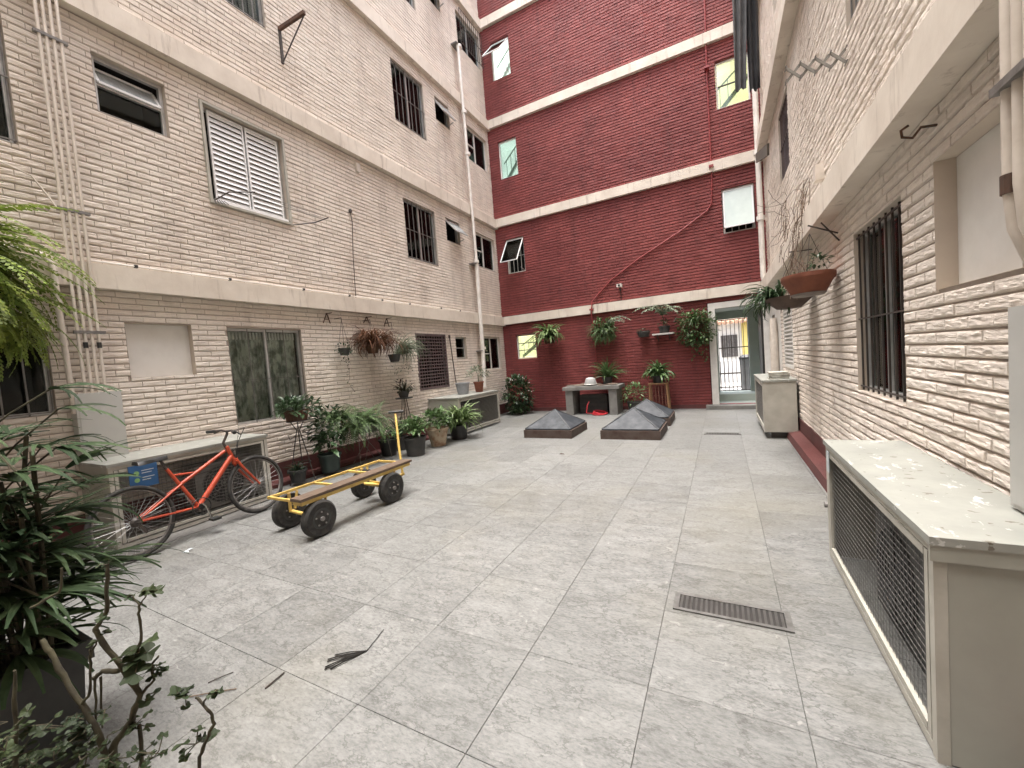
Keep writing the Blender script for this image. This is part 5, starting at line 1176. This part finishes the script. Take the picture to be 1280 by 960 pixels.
def fan(p, az, el, L, w, n=7, spread=1.9, droop=1.0):
    for k in range(n):
        a = az + spread*((k+.5)/n-.5)*1.25; blade(lm, p, a, L*rv(.8, 1.08)*(1-.12*abs(k-(n-1)/2)), w*rv(.8, 1.15), el+rv(-.15, .15), droop*rv(.7, 1.3), 7, .12, .35)
for k in range(24):
    b = Vector((x+rv(-.13, .13), y+rv(-.13, .13), .46)); h = rv(.0, .95); q = b+Vector((rv(-.16, .04), rv(-.14, .08), h))
    sm.tube([b, (b+q)/2+Vector((rv(-.02, .02), rv(-.02, .02), 0)), q], .008, 7)
    for j in range(7):
        s_ = rv(.4, 1); p0 = b.lerp(q, s_); az = rv(0, 2*PI); e = rv(-.1, 1.1); L = rv(.08, .20)
        p1 = p0+Vector((math.cos(az)*math.cos(e), math.sin(az)*math.cos(e), math.sin(e)))*L
        sm.tube([p0, p1], .003, 5); fan(p1, az, e*.5, rv(.22, .36), rv(.016, .028), rng.choice((5, 6, 7, 8, 9)), rv(1.2, 2.2), rv(.3, 1.0))
# measured single fronds reaching into the view
for (ax, ay, bx, by, dep, n, L) in ((0, 560, 62, 487, 1.9, 6, .34), (10, 610, 72, 512, 1.8, 4, .30), (0, 660, 70, 560, 1.7, 7, .30), (10, 700, 60, 690, 1.6, 7, .34), (0, 720, 50, 745, 1.5, 7, .34), (20, 560, 20, 590, 1.6, 6, .34)):
    p0 = P(ax-40, ay, dep); p1 = P(bx, by, dep); sm.tube([p0, (p0+p1)/2+Vector((0, 0, .02)), p1], .004, 5); d = p1-p0; az = math.atan2(d.y, d.x); fan(p1, az, .10, L, .020, n, .9, .75)
sm.build('stem', BARKG, t, 50); lm.build('foliage', LEAF_PALM, t, fix=False)
t = plant('potted_geranium', 'leggy geranium with woody stems and sparse leaves in the near left corner', (-1.34, .30, 0), 'geranium')
pc = P(150, 1060, 1.12)
pot((pc.x, pc.y, 0), .14, .19, max(.2, pc.z-.02)).build('pot', TERRA, t, 40)
lm, sm, tm = MB(), MB(), MB()
def gleaf(p, r, tilt=None):
    p = Vector(p); n = Vector(tilt) if tilt else (Vector((rv(-.6, .6), rv(-.6, .6), 1))); n.normalize(); a = n.orthogonal().normalized(); b = n.cross(a); ph = rv(0, 6); vs = [p - n*r*.12]; k = 21
    for i in range(k):
        q = ph+2*PI*i/k*.94; rr = r*(1+.16*math.sin(5*q*1.06-ph)+.05*math.sin(19*q)); vs.append(p+(a*math.cos(q)+b*math.sin(q))*rr+n*r*.22*math.sin(3*q+ph))
    lm.add(vs, [(0, i, i+1) for i in range(1, k)])
def stem(pts, r0, r1, mb=None):
    q = [P(a, b, d) for a, b, d in pts]; n = len(q); out = []; rad_ = []
    for i in range(n-1):
        for s in range(4): t_ = s/4; out.append(q[i].lerp(q[i+1], t_)+Vector((rv(-.002, .002), rv(-.002, .002), rv(-.002, .002)))); rad_.append((r0+(r1-r0)*(i+t_)/(n-1))*rv(.88, 1.15))
    out.append(q[-1]); rad_.append(r1); (mb or sm).tube(out, rad_, 7); return q
def tuft(px, py, d, n, r, spread=.03):
    c = P(px, py, d)
    for _ in range(n):
        o = Vector((rv(-spread, spread), rv(-spread, spread), rv(-spread, spread)*.7)); sm.tube([c, c+o*.5, c+o], .0014, 4); gleaf(c+o, r*rv(.55, 1.15))
base = (150, 1010, 1.12)
stem([base, (140, 935, 1.10), (165, 900, 1.10), (175, 868, 1.1), (150, 830, 1.1), (122, 795, 1.1), (120, 785, 1.1), (134, 765, 1.1), (134, 720, 1.1), (134, 705, 1.1)], .0095, .004)
stem([base, (125, 920, 1.08), (108, 890, 1.08), (85, 855, 1.08), (62, 815, 1.08), (52, 800, 1.08)], .008, .006)
stem([(172, 860, 1.1), (165, 835, 1.1), (172, 815, 1.1), (176, 800, 1.1), (174, 770, 1.1), (174, 756, 1.1)], .005, .0028)
stem([(174, 758, 1.1), (166, 745, 1.1)], .0022, .0016); stem([(174, 758, 1.1), (184, 742, 1.1)], .0022, .0016)
stem([(175, 870, 1.1), (192, 850, 1.1), (190, 830, 1.1), (198, 820, 1.1)], .004, .0025)
stem([(100, 885, 1.08), (112, 865, 1.08), (113, 820, 1.08), (112, 812, 1.08)], .004, .0025); stem([(113, 822, 1.08), (121, 800, 1.08)], .0025, .002)
stem([(150, 838, 1.1), (128, 840, 1.1), (116, 848, 1.1)], .007, .005)
stem([(118, 848, 1.1), (121, 905, 1.1)], .003, .002); stem([(126, 845, 1.1), (128, 910, 1.1)], .003, .002)
stem([(175, 905, 1.1), (178, 1000, 1.1)], .005, .004)
stem([(248, 1010, 1.06), (250, 945, 1.06), (258, 925, 1.06), (268, 905, 1.06), (264, 890, 1.06), (252, 878, 1.06), (244, 872, 1.06)], .005, .003); stem([(254, 880, 1.06), (262, 866, 1.06), (272, 862, 1.06)], .003, .0018)
stem([(20, 1010, 1.0), (20, 920, 1.0), (18, 860, 1.0), (18, 838, 1.0)], .006, .003)
stem([(38, 760, 1.2), (75, 740, 1.2), (77, 710, 1.2)], .004, .003)
for a in ((186, 738, 1.1, 5, .017, .018), (163, 744, 1.1, 3, .009, .008), (174, 820, 1.1, 9, .026, .035), (192, 838, 1.1, 4, .018, .02), (200, 840, 1.1, 3, .016, .012), (186, 868, 1.1, 3, .015, .015), (232, 872, 1.06, 6, .020, .025), (272, 866, 1.06, 3, .017, .010), (245, 930, 1.06, 6, .016, .03), (112, 808, 1.08, 4, .010, .012), (136, 790, 1.1, 3, .011, .010), (132, 770, 1.1, 3, .012, .012), (134, 705, 1.1, 5, .010, .014), (170, 905, 1.1, 7, .016, .03)): tuft(*a)
for _ in range(42): tuft(rv(80, 200), rv(935, 1020), rv(1.0, 1.12), 2, .013, .03)
for _ in range(24): tuft(rv(85, 135), rv(885, 935), rv(1.04, 1.12), 2, .013, .025)
for _ in range(30): tuft(rv(-10, 75), rv(895, 1000), rv(.95, 1.05), 2, .018, .04)
sm.build('stem', BARKG, t, 60); lm.build('foliage', LEAF_GER, t, fix=False)

# ------------------------------------------------------------------ LIGHT, SKY, CAMERA
SUN_EL, SUN_AZ = rad(84), rad(215)
w = bpy.data.worlds.new('World'); S.world = w; w.use_nodes = True; nt = w.node_tree
sky = nt.nodes.new('ShaderNodeTexSky'); sky.sky_type = 'NISHITA'; sky.sun_disc = False; sky.sun_elevation = SUN_EL; sky.sun_rotation = SUN_AZ
sky.air_density = 1.0; sky.dust_density = 6.0; sky.ozone_density = 1.0
hs = nt.nodes.new('ShaderNodeHueSaturation'); hs.inputs['Saturation'].default_value = .55
nt.links.new(sky.outputs[0], hs.inputs['Color']); nt.links.new(hs.outputs[0], nt.nodes['Background'].inputs['Color'])
nt.nodes['Background'].inputs['Strength'].default_value = .15
sd = bpy.data.lights.new('sun', 'SUN'); sd.energy = .7; sd.angle = rad(45); sd.color = (1, .985, .96)
so = bpy.data.objects.new('sun', sd); COL.objects.link(so)
d = Vector((math.sin(SUN_AZ)*math.cos(SUN_EL), math.cos(SUN_AZ)*math.cos(SUN_EL), math.sin(SUN_EL)))
so.rotation_euler = (-d).to_track_quat('-Z', 'Y').to_euler()
cd = bpy.data.cameras.new('camera'); cd.sensor_width = 36; cd.lens = F_PX/1280*36; cd.clip_start = .05; cd.clip_end = 600
co = bpy.data.objects.new('camera', cd); COL.objects.link(co); S.camera = co
co.matrix_world = Matrix(((_r.x, _u.x, -_f.x, CAM.x), (_r.y, _u.y, -_f.y, CAM.y), (_r.z, _u.z, -_f.z, CAM.z), (0, 0, 0, 1)))
S.view_settings.view_transform = 'Standard'; S.view_settings.look = 'None'; S.view_settings.gamma = 1; S.view_settings.use_curve_mapping = False
S.view_settings.exposure = 2.6
S.render.resolution_x = 1024; S.render.resolution_y = 768
try:
    S.cycles.max_bounces = 8; S.cycles.diffuse_bounces = 5; S.cycles.transparent_max_bounces = 12
except Exception: pass
